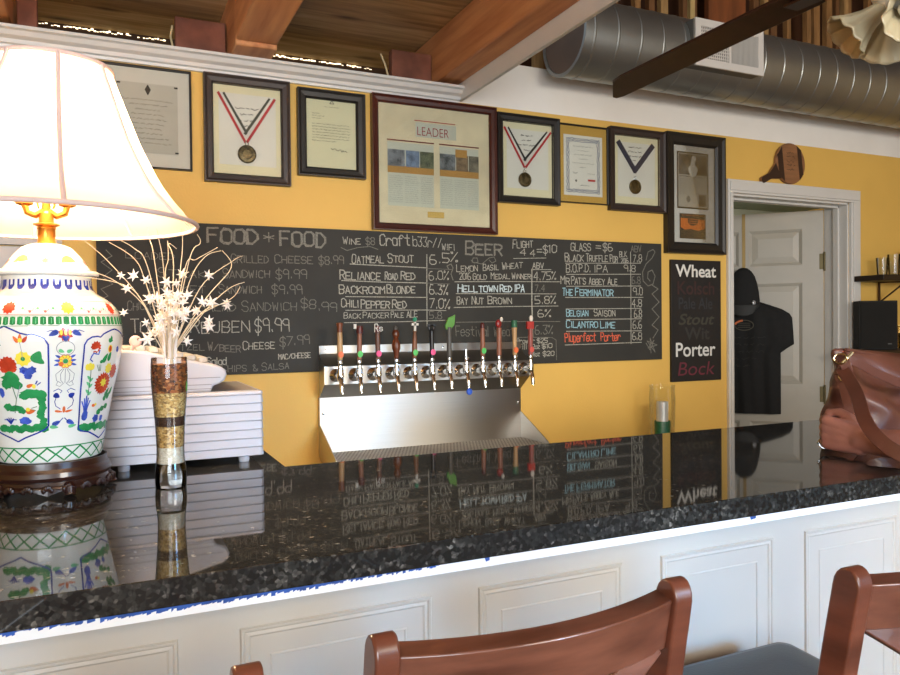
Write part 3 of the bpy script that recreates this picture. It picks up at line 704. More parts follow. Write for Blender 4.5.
def medal_frame(label, x0, x1, z0, z1, fwid, fm, cols, apex, tops, medal, text):
    t, ym, r = framed('medal_frame', label, x0, x1, z0, z1, fwid, .03, fm, cream, 'framed award medals')
    bx = (r[0]+.02, r[1]-.018, r[2]+.035, r[3]-.028)
    g = G().box(bx[0], bx[1], ym-.001, ym, bx[2], bx[3])
    obj('white_card', g, paperw, t, smooth=False)
    y = ym-.002
    g = G()
    for i, (dx, c) in enumerate(cols):
        g.use(c)
        for (tx, tz), sgn in zip(tops, (1, -1)):
            ax = apex[0]; w = .0098*(3/len(cols)) if len(cols) > 1 else .026
            o = dx*(-1 if sgn > 0 else 1)
            g.line([(tx+o*(1), tz), (ax+o*.4, apex[1]-abs(0)+(dx*-1.6))], w, y-.0004*i-(.0015 if sgn < 0 else 0))
    obj('ribbon', g, None, t, smooth=False)
    mx, mz, mr = medal
    g = G()
    g.lathe([(0, y-.006), (mr*.5, y-.0062), (mr*.55, y-.0075), (mr*.62, y-.0068), (mr*.86, y-.0065), (mr*.93, y-.008), (mr, y-.0065), (mr, y-.002)], (mx, 0, mz), 32, 'y')
    mo = obj('medal', g, medalm, t, ang=30)
    g = G(); g.tube([(mx+math.sin(a)*.006, y-.003, mz+mr+.006+math.cos(a)*.009) for a in [i*PI/6 for i in range(13)]], .0012, 5); obj('ring', g, chrome, mo)
    g = G().use(inkd); zt = text[1]
    for i, wd in enumerate(text[2]): scribble(g, text[0]-wd/2, text[0]+wd/2, zt-i*text[3], .008, .0022, ym-.0014)
    obj('print', g, None, t, smooth=False, fix=False)
    add_glass(t, r, ym, .0105)
# far left certificate, half hidden by the lamp shade
t, ym, r = framed('certificate_frame', 'thin framed grey certificate with a small crest, partly behind the lamp shade', -.133, .293, 1.945, 2.305, .007, .018, blackf, mat('grey_mat_board', 'cfcabf', rough=.8, var=.02), 'framed certificates')
g = G(); g.use(mat('certificate_paper', 'bdb7aa', rough=.8, var=.05)).box(.045, .246, ym-.002, ym, 2.0, 2.247); obj('certificate', g, None, t, smooth=False)
g = G().use(ink)
for i in range(10): w = random.uniform(.08, .17); scribble(g, .146-w/2, .146+w/2, 2.185-i*.017, .006, .0014, ym-.0024)
g.use(inkd); g.line([(.146, 2.24), (.138, 2.225), (.146, 2.208), (.154, 2.225), (.146, 2.24), (.146, 2.21)], .004, ym-.0024); g.sphere((.146, ym-.002, 2.224), .006, 8, (1, .1, 1.5))
for x in (.05, .241): 
    for z in (2.006, 2.241): g.line([(x-.004, z), (x+.004, z)], .006, ym-.0024)
obj('print', g, None, t, smooth=False, fix=False); add_glass(t, r, ym, .004)
greyr = mat('dark_grey_ribbon', '4b4a3c', rough=.6); whr = mat('white_ribbon', 'e6e0d6', rough=.6); navy = mat('navy_ribbon', '2c3048', rough=.6)
tri = [(-.0095, greyr), (0, whr), (.0095, red)]
medal_frame('wide brown framed medal on a red, white and grey ribbon, left of the framed letter', .335, .651, 1.912, 2.309, .034, brownf, tri, (.487, 2.085), ((.398, 2.243), (.585, 2.238)), (.489, 2.023, .034), (.492, 2.19, (.085, .05, .075, .03), .022))
# framed letter
t, ym, r = framed('letter_frame', 'black framed typed letter on cream paper, left of the big newspaper frame', .681, .953, 1.960, 2.297, .036, .028, blackf, mat('letter_paper', 'd8d3b2', rough=.8, var=.02), 'framed letters')
g = G().use(ink)
g.line([(.812, 2.25), (.820, 2.262), (.828, 2.25), (.812, 2.25)], .003, ym-.001)
scribble(g, .79, .85, 2.235, .003, .001, ym-.001)
for i, w in enumerate((.03, .05, .04)): scribble(g, .74, .74+w, 2.205-i*.009, .004, .0012, ym-.001)
for i, w in enumerate((.15, .155, .15, .155, .152, .15, .1)): scribble(g, .74, .74+w, 2.165-i*.011, .005, .0013, ym-.001)
g.use(inkd); scribble(g, .815, .885, 2.062, .016, .002, ym-.001); obj('print', g, None, t, smooth=False, fix=False); add_glass(t, r, ym)
# big newspaper frame
t, ym, r = framed('newspaper_frame', 'large mahogany framed newspaper feature headed LEADER, biggest picture on the wall', .981, 1.546, 1.763, 2.310, .03, .03, mahog, mat('parchment_board', 'e6d8b6', rough=.8, var=.1, scale=6), 'framed clippings')
clip = mat('clipping_paper', 'c5c6b6', rough=.8, var=.02)
g = G().use(clip); y = ym-.001
g.quad((1.175, y, 2.155), (1.36, y, 2.155), (1.36, y, 2.215), (1.175, y, 2.215))
for a, b, c in ((1.05, 1.255, 2.125), (1.282, 1.465, 2.125)): g.quad((a, y, c-.26), (b, y, c-.26), (b, y, c), (a, y, c))
g.use(mat('gold_band', 'b88a44', rough=.6)); g.quad((1.05, y-.0004, 2.0), (1.255, y-.0004, 2.0), (1.255, y-.0004, 2.03), (1.05, y-.0004, 2.03)); g.quad((1.282, y-.0004, 2.0), (1.465, y-.0004, 2.0), (1.465, y-.0004, 2.03), (1.282, y-.0004, 2.03)); g.quad((1.355, y-.0012, 2.085), (1.41, y-.0012, 2.085), (1.41, y-.0012, 2.118), (1.355, y-.0012, 2.118))
obj('clipping', g, None, t, smooth=False, fix=False)
ph = [mat('photo_tones_%s' % n, a, rough=.6, color2=b, scale=30) for n, a, b in (('grey', '8f949a', '3e4246'), ('blue', '7f93ad', '4a5668'), ('green', '7a8060', '33382c'), ('dusk', '8a8f92', '2f3330'), ('crowd', '9c8462', '4a3a2c'), ('band', '86806c', '3a342c'))]
for i, (a, b) in enumerate(((1.05, 1.125), (1.13, 1.19), (1.193, 1.255), (1.282, 1.355), (1.358, 1.415), (1.418, 1.465))):
    g = G(); g.quad((a, y-.0008, 2.027), (b, y-.0008, 2.027), (b, y-.0008, 2.095), (a, y-.0008, 2.095)); obj('photograph', g, ph[i], t, smooth=False)
g = G(); g.use(red); g.line([(1.17, 2.222), (1.355, 2.222)], .003, y-.001); g.use(mat('maroon_rule', '7a2a26', rough=.7)); g.line([(1.05, 2.133), (1.255, 2.133)], .005, y-.001); g.line([(1.282, 2.133), (1.465, 2.133)], .005, y-.001)
obj('rules', g, None, t, smooth=False, fix=False)
text_part('headline', 'LEADER', 1.182, 1.325, 2.162, .035, mat('headline_red', 'a8434a', rough=.7), t, y-.0012, -.01)
g = G().use(inkl)
for a, b in ((1.055, 1.115), (1.125, 1.185), (1.195, 1.25), (1.287, 1.342), (1.35, 1.405), (1.413, 1.462)):
    for i in range(13): scribble(g, a, b, 1.985-i*.0088, .004, .0012, y-.001)
obj('print', g, None, t, smooth=False, fix=False)
g = G().box(1.225, 1.30, ym-.003, ym, 1.823, 1.848); obj('plaque', g, mat('gold_plaque', 'd8b568', rough=.3, metal=.7), t, bevel=.001)
add_glass(t, r, ym, .005)
medal_frame('black framed medal on a red, white and dark ribbon, right of the big newspaper frame', 1.551, 1.868, 1.906, 2.295, .033, blackf, [(-.0095, inkd), (0, whr), (.0095, red)], (1.695, 2.085), ((1.603, 2.235), (1.818, 2.232)), (1.692, 2.013, .032), (1.705, 2.205, (.06, .05, .1, .03), .021))
# thin framed certificate
t, ym, r = framed('certificate_frame', 'thin framed certificate with an ornate grey border on a gold mat, between two medal frames', 1.872, 2.143, 1.926, 2.284, .006, .018, blackf, mat('gold_mat_board', 'caa04c', rough=.8, var=.03), 'framed certificates')
g = G().use(paperw).box(1.901, 2.113, ym-.001, ym, 1.962, 2.238); obj('certificate', g, None, t, smooth=False)
g = G().use(mat('border_print', '8c8f9c', rough=.8))
for k in (.016, .022, .028):
    q = [(1.901+k, 1.962+k), (2.113-k, 1.962+k), (2.113-k, 2.238-k), (1.901+k, 2.238-k), (1.901+k, 1.962+k)]
    for a, b in zip(q[:-1], q[1:]):
        n = 36; g.line([(a[0]+(b[0]-a[0])*i/n+random.uniform(-.003, .003), a[1]+(b[1]-a[1])*i/n+random.uniform(-.003, .003)) for i in range(n+1)], .003, ym-.0014)
g.use(inkl)
for i, w in enumerate((.11, .06, .10, .05, .12, .04)): scribble(g, 2.007-w/2, 2.007+w/2, 2.185-i*.019, .005, .0015, ym-.0014)
g.use(ink); scribble(g, 1.95, 1.985, 2.062, .008, .002, ym-.0014); g.sphere((1.967, ym-.001, 2.03), .006, 8, (1, .2, 1)); g.use(inkl); scribble(g, 2.03, 2.07, 2.062, .006, .0015, ym-.0014); g.use(red); g.line([(2.035, 2.035), (2.07, 2.035)], .009, ym-.0014); g.use(ink); scribble(g, 1.99, 2.04, 2.008, .005, .0015, ym-.0014)
obj('print', g, None, t, smooth=False, fix=False); add_glass(t, r, ym)
medal_frame('dark framed medal on a plain navy ribbon, left of the double clipping frame', 2.145, 2.472, 1.904, 2.294, .035, brownf, [(0, navy)], (2.298, 2.10), ((2.205, 2.225), (2.402, 2.222)), (2.297, 2.022, .034), (2.302, 2.205, (.08, .09, .1, .03), .021))
# black frame with two openings
t, ym, r = framed('clipping_frame', 'tall black frame with a newspaper clipping above an orange and black card', 2.476, 2.851, 1.714, 2.302, .056, .032, blackf, mat('white_mat_board', 'd2d0cc', rough=.8, var=.02), 'framed clippings')
g = G().use(inkd); y = ym-.001
def q(a, b, c, d, yy): g.quad((a, yy, c), (b, yy, c), (b, yy, d), (a, yy, d))
q(2.555, 2.756, 1.937, 2.217, y); g.use(mat('newsprint', 'a7a297', rough=.8, var=.05)); q(2.562, 2.749, 1.945, 2.21, y-.0005)
g.use(mat('news_photo', '6b6862', rough=.7, color2='2f2d2b', scale=18)); q(2.566, 2.745, 2.105, 2.205, y-.001); q(2.694, 2.74, 1.952, 2.01, y-.001)
g.use(paperg); g.add([(2.655+math.cos(a)*.03*(1 if math.sin(a) < .2 else .5), y-.0014, 2.14+math.sin(a)*.045) for a in [i*PI/10 for i in range(20)]], [tuple(range(20))])
g.add([(2.66+math.cos(a)*.014, y-.0015, 2.185+math.sin(a)*.016) for a in [i*PI/8 for i in range(16)]], [tuple(range(16))])
g.use(ink); g.add([(2.625+math.cos(a)*.013, y-.0014, 1.985+math.sin(a)*.017) for a in [i*PI/8 for i in range(16)]], [tuple(range(16))])
for i in range(9): scribble(g, 2.57, 2.62, 2.08-i*.009, .004, .0011, y-.001); scribble(g, 2.63, 2.685, 2.08-i*.009, .004, .0011, y-.001)
g.use(inkd); scribble(g, 2.57, 2.74, 2.092, .007, .002, y-.001)
obj('clipping', g, None, t, smooth=False, fix=False)
g = G().use(inkd); q(2.569, 2.738, 1.789, 1.913, y); orr = mat('card_orange', 'd8702a', rough=.6); g.use(orr); g.add([(2.576, y-.0006, 1.845), (2.60, y-.0006, 1.832), (2.64, y-.0006, 1.838), (2.69, y-.0006, 1.83), (2.732, y-.0006, 1.842), (2.732, y-.0006, 1.885), (2.576, y-.0006, 1.89)], [tuple(range(7))])
g.use(inkd); g.add([(2.653+math.cos(a)*.033, y-.0012, 1.876+math.sin(a)*.022) for a in [i*PI/10 for i in range(20)]], [tuple(range(20))]); g.use(orr)
for k in range(3): g.line([(2.628, 1.886-k*.01), (2.678, 1.886-k*.01)], .003, y-.0016)
scribble(g, 2.585, 2.725, 1.902, .005, .0015, y-.0012)
obj('card', g, None, t, smooth=False, fix=False); add_glass(t, r, ym, .005)

# ------------------------------------------------------------------ paddle board over the door
t = thing('paddle_board', 'round wooden serving board with a handle, hung above the door', 'serving board', (3.31, 0, 2.10))
cx, cz, R_ = 3.318, 2.213, .108
ol = []
a0 = math.radians(207); hw = math.radians(24)
for i in range(49):
    a = a0+hw+(2*PI-2*hw)*i/48; ol.append((cx+R_*math.cos(a), cz+R_*math.sin(a)))
d = (math.cos(a0), math.sin(a0)); n_ = (-d[1], d[0])
for l, w in ((.135, -.028), (.165, -.016), (.205, -.017), (.228, -.016), (.236, 0), (.228, .016), (.205, .017), (.165, .016), (.135, .028)): ol.append((cx+d[0]*l+n_[0]*w, cz+d[1]*l+n_[1]*w))
g = G().prism(ol, -.02, -.003, 'y'); obj('board', g, mat('paddle_wood', '9c6c48', rough=.5, var=.15, scale=6, stretch=(1, 1, 8)), t, bevel=.003)
dk = mat('dark_walnut_band', '3a251c', rough=.5, var=.1)
g = G()
def band(f0, f1):
    n = 14; A_ = []; B_ = []
    for i in range(n+1):
        s_ = -1+2*i/n
        for f, o in ((f0, A_), (f1, B_)):
            u = f+.12*s_*-1; m_ = math.sqrt(max(0, 1-u*u))
            o.append((cx+u*R_*.995, cz+max(-m_, min(m_, s_))*R_*.995))
    for i in range(n): g.quad((A_[i][0], -.0206, A_[i][1]), (B_[i][0], -.0206, B_[i][1]), (B_[i+1][0], -.0206, B_[i+1][1]), (A_[i+1][0], -.0206, A_[i+1][1]))
band(-.86, -.5); band(.52, .80)
hh = [p for p in ol[49:]]+[ol[0]]; hh = [ol[48]]+hh
g.add([(p[0], -.0207, p[1]) for p in hh], [tuple(range(len(hh)))])
obj('dark_band', g, dk, t, smooth=False)
g = G().use(dk)
for i in range(5): scribble(g, cx-.03, cx+.035, cz+.05-i*.022, .012, .0022, -.0208)
obj('burnt_marks', g, None, t, smooth=False, fix=False)

# ------------------------------------------------------------------ duct with its vent
t = thing('air_duct', 'big round galvanised spiral air duct along the top of the white wall', 'duct', (3.5, -.2, 2.42))
DC, DR = (-.205, 2.588), .163
g = G(); prof = []; x = 1.775
prof += [(DR-.012, x+.006), (DR-.012, x), (DR+.003, x), (DR+.003, x+.006)]
x += .006
nxt = x+.06
while x < 6.1:
    prof.append((DR, x))
    prof += [(DR, nxt-.006), (DR+.0022, nxt-.002), (DR+.0022, nxt+.002), (DR, nxt+.006)]
    x = nxt+.0061; nxt += .118
g.lathe(prof, (0, DC[0], DC[1]), 64, 'x'); 
# lean the seams a little, as on spiral duct
g.v = [(v[0]+(.0 if v[0] < 1.80 else .05*(v[1]-DC[0])/DR*.35), v[1], v[2]) for v in g.v]
obj('duct_pipe', g, galv, t, ang=25)
g = G(); g.lathe([(0, 1.780), (DR-.0125, 1.780), (DR-.0125, 1.784), (0, 1.784)], (0, DC[0], DC[1]), 48, 'x'); obj('end_cap', g, mat('duct_cap_brown', '6b5648', rough=.6), t)
vt = obj('vent_box', G().box(2.318, 2.708, -.385, -.22, 2.487, 2.685), mat('vent_collar', '77736c', rough=.5, metal=.6), t, bevel=.002)
g = G(); vw = mat('vent_white', 'dcd8d2', rough=.45, var=.02)
x0, x1, z0, z1, yv = 2.325, 2.722, 2.485, 2.688, -.392
for a, b, c, d in ((x0, x1, z0, z0+.032), (x0, x1, z1-.032, z1), (x0, x0+.032, z0+.032, z1-.032), (x1-.032, x1, z0+.032, z1-.032), (2.515, 2.527, z0+.032, z1-.032)): g.box(a, b, yv, -.383, c, d)
obj('vent_frame', g, vw, vt, smooth=False)
g = G()
for i in range(9): z = z0+.04+i*.0145; g.box(x0+.03, 2.517, yv+.001, -.386, z, z+.004)
for i in range(13): x = x0+.04+i*.0118; g.box(x, x+.005, yv+.002, -.386, z0+.03, z1-.03)
obj('grille', g, vw, vt, smooth=False)
g = G().box(x0+.03, 2.517, -.3865, -.385, z0+.03, z1-.03); obj('grille_shadow_gap', g, mat('vent_dark', '22211f', rough=.9), vt, smooth=False)
g = G()
for i in range(22): x = 2.53+i*.0074; g.box(x, x+.0055, yv+.003, -.384, z0+.03, z1-.03)
obj('fine_louvre', g, mat('vent_pale', 'bdbbb6', rough=.5, var=.03), vt, smooth=False)

# ------------------------------------------------------------------ ceiling fan
FX, FY, FZ = 1.52, -1.85, 2.11
t = thing('ceiling_fan', 'ceiling fan with long dark brown blades and cream fluted glass lamp shades', 'ceiling fan', (FX, FY, FZ))
fm = mat('fan_bronze', '4a3020', rough=.4, metal=.5); bl = mat('fan_blade', '3a1f16', rough=.4, var=.15, scale=3, stretch=(8, 8, 8))
g = G(); g.lathe([(.0, FZ+.19), (.05, FZ+.19), (.12, FZ+.15), (.135, FZ+.08), (.125, FZ+.02), (.07, FZ-.005), (.0, FZ-.005)], (FX, FY, 0), 32)
g.tube([(FX, FY, FZ+.18), (FX, FY, 3.86)], .012, 10); obj('motor', g, fm, t)
TIP = (1.525, -.88)
b0 = math.atan2(TIP[1]-FY, TIP[0]-FX)
for k in range(5):
    a = b0+k*2*PI/5; ca, sa = math.cos(a), math.sin(a)
    out = [(.16, -.030), (.22, -.040), (.60, -.043), (.98, -.046), (1.012, -.040), (1.016, -.028), (.93, .036), (.88, .043), (.60, .043), (.22, .040), (.16, .030)]
    g = G(); vs = []
    for dz in (-.004, .004):
        for l, w in out: vs.append((FX+ca*l-sa*w, FY+sa*l+ca*w, FZ+.03+dz+w*.25))
    n = len(out); g.add(vs, [tuple(range(n)), tuple(range(2*n-1, n-1, -1))]+[(i, (i+1) % n, (i+1) % n+n, i+n) for i in range(n)])
    bo_ = obj('blade', g, bl, t, bevel=.0015)
    g = G(); g.obox((FX+ca*.10, FY+sa*.10, FZ+.018), (FX+ca*.27, FY+sa*.27, FZ+.022), .05, .006); obj('blade_bracket', g, fm, bo_, bevel=.001)
g = G(); g.lathe([(0, FZ-.005), (.05, FZ-.005), (.055, FZ-.03), (.04, FZ-.075), (.02, FZ-.09), (0, FZ-.09)], (FX, FY, 0), 28); obj('light_fitter', g, mat('fitter_cream', 'd8d2c0', rough=.35), t)
fg = mat('fluted_cream_glass', 'c8bc9a', rough=.3, var=.03); fg.node_tree.nodes['Principled BSDF'].inputs['Transmission Weight'].default_value = .15
for k in range(4):
    a = 2.45+k*PI/2; d = Vector((math.cos(a)*.80, math.sin(a)*.80, -.60)).normalized(); base = Vector((FX, FY, FZ-.06))+d*.035
    e1 = d.cross(Vector((0, 0, 1))).normalized(); e2 = d.cross(e1)
    g = G(); vs = []; N_ = 48; prof = [(.0, .018), (.017, .021), (.034, .025), (.051, .032), (.069, .041), (.083, .050), (.089, .054)]
    for l, r in prof:
        for i in range(N_):
            q = 2*PI*i/N_; rr = r*(1+.035*(l/.089)*math.cos(10*q)); ll = l-.003*(l/.089)*math.cos(10*q)
            vs.append(base+d*ll+(e1*math.cos(q)+e2*math.sin(q))*rr)
    fs = [(j*N_+i, j*N_+(i+1) % N_, (j+1)*N_+(i+1) % N_, (j+1)*N_+i) for j in range(len(prof)-1) for i in range(N_)]
    g.add(vs, fs); o = obj('glass_shade', g, fg, t); gsh = o; sm_ = o.modifiers.new('thick', 'SOLIDIFY'); sm_.thickness = .003
    g = G(); g.sphere(base+d*.045, .016, 14); obj('bulb', g, mat('unlit_bulb', 'e8e4da', rough=.3), gsh)

# ------------------------------------------------------------------ tap tower
TX0, TX1 = .751, 1.656
t = thing('tap_tower', 'wall mounted stainless steel tap panel with splash back and drip tray', 'beer tower', (1.2, 0, .86))
g = G().box(TX0, TX1, -.025, -.0208, 1.265, 1.298); obj('top_flange', g, steel, t, bevel=.001)
g = G()
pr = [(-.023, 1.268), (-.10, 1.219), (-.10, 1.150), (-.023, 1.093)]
for (y0, z0), (y1, z1) in ((pr[0], pr[1]), (pr[2], pr[3])): g.use(steeld).quad((TX0, y0, z0), (TX1, y0, z0), (TX1, y1, z1), (TX0, y1, z1))  # sloped faces in darker steel, their shade put into the colour
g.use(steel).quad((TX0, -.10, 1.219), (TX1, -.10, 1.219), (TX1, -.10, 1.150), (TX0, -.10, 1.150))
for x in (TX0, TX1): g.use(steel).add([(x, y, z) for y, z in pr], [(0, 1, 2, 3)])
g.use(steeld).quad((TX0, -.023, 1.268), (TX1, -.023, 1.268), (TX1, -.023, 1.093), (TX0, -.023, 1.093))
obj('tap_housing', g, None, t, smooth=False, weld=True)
g = G().box(TX0, TX1, -.0225, -.0005, .86, 1.0935); obj('splash_back', g, steel, t, bevel=.001)
for x in (TX0, TX1): 
    g = G(); g.prism([(-.0226, .99), (-.25, .885), (-.25, .855), (-.0226, .855)], x-.0015, x+.0015, 'x'); obj('side_gusset', g, steel, t, smooth=False)
tr = obj('drip_tray', G().box(TX0, TX1, -.25, -.0228, .845, .872), steel, t, bevel=.002)
g = G(); 
for i in range(60):
    for j in range(13):
        x = TX0+.02+i*.0148+(j % 2)*.0074; y = -.235+j*.0165; g.quad((x, y, .8765), (x+.007, y, .8765), (x+.007, y+.006, .8765), (x, y+.006, .8765))
gr = obj('drip_grate', G().box(TX0+.004, TX1-.004, -.246, -.0235, .872, .876), mat('satin_grate', 'cbc7bf', rough=.6, metal=.4), tr, smooth=False)
obj('grate_holes', g, mat('hole_dark', '1d1c1a', rough=.8), tr, smooth=False, fix=False)
for x, z in ((TX0+.03, 1.283), (TX1-.03, 1.283), (1.28, 1.283), (TX0+.015, 1.03), (TX1-.015, 1.03)):
    g = G(); g.lathe([(0, -.0285), (.004, -.028), (.0055, -.0225)], (x, 0, z), 12, 'y'); obj('screw', g, chrome, t)

wd = mat('pale_maple', 'c9a070', rough=.45, var=.1); wb = mat('tap_brown_wood', '875638', rough=.45, var=.15); wr = mat('tap_red_brown', '96604a', rough=.45, var=.1); wk = mat('tap_dark_wood', '6e4a3a', rough=.45, var=.12)
blk = mat('tap_black', '17171a', rough=.35); gry = mat('tap_grey', '55524e', rough=.5); dred = mat('tap_dark_red', '5a1f1c', rough=.4); rdd = mat('tap_red', 'b8322c', rough=.4); wht = mat('tap_white', 'e2dfd6', rough=.5); grn = mat('tap_leaf_green', '5a9a3c', rough=.5); grd = mat('tap_dark_green', '2c6a4c', rough=.5); teal = mat('tap_teal', '2f9a78', rough=.5)
ST = {'orange': mat('sticker_orange', 'f07038', rough=.5), 'green': mat('sticker_green', '4fc45c', rough=.5), 'pink': mat('sticker_pink', 'ee4c8c', rough=.5), 'blue': mat('sticker_blue', '2f62d8', rough=.5), 'red': mat('sticker_red', 'd8584e', rough=.5)}
TAPS = [('pale maple handle with dark brown cap and orange sticker, leftmost of the row', 'orange', 0), ('brown handle with dark red cap and green sticker, second from the left', 'green', 1), ('dark brown handle topped by pale letters, with a round pink sticker', 'pink', 2),
 ('turned bulb shaped brown handle with a grey tip', None, 3), ('brown handle topped by a white cross and teal knob, green sticker', 'green', 4), ('black handle with a ring top and a pink sticker', 'pink', 5), ('dark grey handle topped by a big green leaf', None, 6),
 ('no handle fitted, blue tag hanging from its spout', 'blue', 7), ('red brown handle with dark red tip and green sticker, beside the handleless tap', 'green', 8), ('red brown handle with red and white top, third from the right', None, 9), ('pale tapered handle with dark green cap and orange sticker', 'orange', 10), ('red and brown handle with white crest, rightmost of the row', 'red', 11)]
FYT = -.165
for i, (lab, stick, k) in enumerate(TAPS):
    x = .795+i*.0752
    t = thing('beer_tap', 'chrome tap, '+lab, 'beer tap', (x, -.10, 1.185), 0, 'beer taps on the steel panel')
    g = G(); g.lathe([(0, -.101), (.026, -.101), (.026, -.106), (.018, -.112), (.013, -.118), (.012, FYT), (0, FYT)], (x, 0, 1.185), 20, 'y'); obj('shank', g, chrome, t)
    g = G(); g.lathe([(0, 1.225), (.008, 1.224), (.009, 1.215), (.0125, 1.212), (.0135, 1.198), (.0145, 1.185), (.0125, 1.172), (.010, 1.166), (0, 1.166)], (x, FYT, 0), 20); obj('faucet_body', g, chrome, t)
    g = G(); g.tube([(x, FYT-.002, 1.176), (x, FYT-.014, 1.160), (x, FYT-.019, 1.142), (x, FYT-.020, 1.120)], [.0105, .0088, .0082, .007], 14); obj('spout', g, chrome, t)
    g = G(); g.lathe([(.0055, 1.222), (.0065, 1.232), (.011, 1.234), (.011, 1.243), (.007, 1.245), (0, 1.247)], (x, FYT, 0), 16); obj('collar', g, chrome, t)
    z0 = 1.245; lean = random.uniform(-.006, .004)
    def hl(prof, m, nm='handle'):
        g = G(); g.lathe([(r, z0+z) for r, z in prof], (x, FYT, 0), 18); g.v = [(v[0]+lean*(v[2]-z0)/.14, v[1], v[2]) for v in g.v]; return obj(nm, g, m, t)
    def top(g, m, nm='finial'): g.v = [(v[0]+lean, v[1], v[2]) for v in g.v]; return obj(nm, g, m, t)
    if k == 0: hl([(.0, 0), (.009, .002), (.011, .03), (.0095, .105), (0, .106)], wd); hl([(.0, .104), (.010, .105), (.0105, .125), (.013, .136), (.011, .141), (0, .142)], mat('tap_cap_brown', '7a4022', rough=.4), 'cap')
    elif k == 1:
        hl([(0, 0), (.0085, .002), (.0095, .03), (.0088, .10), (0, .101)], wr); hl([(0, .098), (.012, .10), (.0135, .115), (.011, .128), (0, .13)], dred, 'cap'); top(G().box(x-.024, x-.014, FYT-.004, FYT+.004, z0+.118, z0+.136), wht)
    elif k == 2:
        hl([(0, 0), (.009, .002), (.010, .04), (.0092, .10), (0, .101)], wk); hl([(0, .1), (.011, .102), (.013, .116), (.009, .128), (0, .129)], dred, 'cap')
        g = G(); stroke_text(g, 'R', x-.017, z0+.105, x-.004, z0+.105, .03, .003, FYT-.015); stroke_text(g, 's', x+.001, z0+.108, x+.015, z0+.108, .022, .0025, FYT-.015); obj('letters', g, wht, t, smooth=False, fix=False)
    elif k == 3: hl([(0, 0), (.008, .002), (.010, .02), (.016, .04), (.017, .055), (.012, .07), (.009, .078), (.014, .09), (.0145, .102), (.009, .112), (0, .113)], mat('turned_mahogany', '6e361d', rough=.3, var=.15)); hl([(0, .11), (.008, .111), (.009, .12), (.005, .127), (0, .128)], gry, 'tip')
    elif k == 4:
        hl([(0, 0), (.009, .002), (.011, .04), (.0085, .075), (.006, .10), (.009, .106), (0, .107)], wb); g = G().box(x-.004, x+.004, FYT-.004, FYT+.004, z0+.105, z0+.142).box(x-.014, x+.014, FYT-.004, FYT+.004, z0+.128, z0+.137); top(g, wht, 'cross'); g = G(); g.sphere((x, FYT, z0+.152), .009, 14); top(g, teal, 'knob')
    elif k == 5:
        hl([(0, 0), (.009, .002), (.009, .105), (0, .106)], blk); g = G(); g.tube([(x+math.cos(a)*.010, FYT, z0+.118+math.sin(a)*.010) for a in [j*PI/8 for j in range(17)]], .005, 8); top(g, blk, 'ring_top'); top(G().box(x-.018, x+.018, FYT-.003, FYT+.003, z0+.127, z0+.133), blk, 'bar')
    elif k == 6:
        hl([(0, 0), (.010, .002), (.010, .12), (0, .121)], gry); g = G(); g.prism([(x-.014, z0+.112), (x+.004, z0+.108), (x+.022, z0+.13), (x+.026, z0+.17), (x+.012, z0+.163), (x-.004, z0+.158), (x-.010, z0+.14), (x-.018, z0+.128)], FYT-.005, FYT+.005); top(g, grn, 'leaf')
    elif k == 7:
        g = G(); g.tube([(x, FYT, 1.245), (x, FYT, 1.275)], .003, 8); obj('bare_stem', g, chrome, t)
    elif k == 8: hl([(0, 0), (.010, .002), (.0105, .04), (.0085, .115), (0, .116)], wr); hl([(0, .113), (.0085, .114), (.009, .13), (.005, .136), (0, .137)], dred, 'cap')
    elif k == 9:
        hl([(0, 0), (.0105, .002), (.0105, .115), (0, .116)], wr); g = G(); g.sphere((x-.003, FYT, z0+.132), .014, 14, (1, .7, 1.3)); top(g, mat('tap_cherry', '8e2426', rough=.35), 'top'); g = G(); g.sphere((x+.008, FYT-.006, z0+.150), .007, 10, (1, .8, 1.4)); top(g, wht, 'crest')
    elif k == 10: hl([(0, 0), (.010, .002), (.0085, .04), (.0105, .10), (.0125, .115), (0, .116)], wd); hl([(0, .114), (.0125, .115), (.012, .135), (.013, .145), (0, .146)], grd, 'cap')
    elif k == 11:
        hl([(0, 0), (.010, .002), (.0105, .06), (.0095, .11), (0, .111)], mat('tap_rust', '9a5048', rough=.45)); g = G().box(x-.018, x+.014, FYT-.006, FYT+.006, z0+.108, z0+.14); top(g, rdd, 'top'); g = G(); g.sphere((x+.004, FYT, z0+.153), .009, 10, (1, .7, 1.5)); top(g, wht, 'crest')
    if stick == 'blue':
        g = G(); g.sphere((x+.002, FYT-.022, 1.104), .0135, 14, (1, .5, 1)); g.lathe([(.002, 1.112), (.002, 1.125)], (x, FYT-.02, 0), 6); obj('blue_tag', g, ST['blue'], t)
    elif stick:
        g = G(); g.lathe([(0, FYT-.0135), (.0105, FYT-.0135), (.0105, FYT-.0115), (0, FYT-.0115)], (x+lean*.1, 0, z0+.022), 18, 'y'); g.v = [(v[0], v[1], (v[2]-z0-.022)*1.15+z0+.022) for v in g.v]; obj('sticker', g, ST[stick], t)

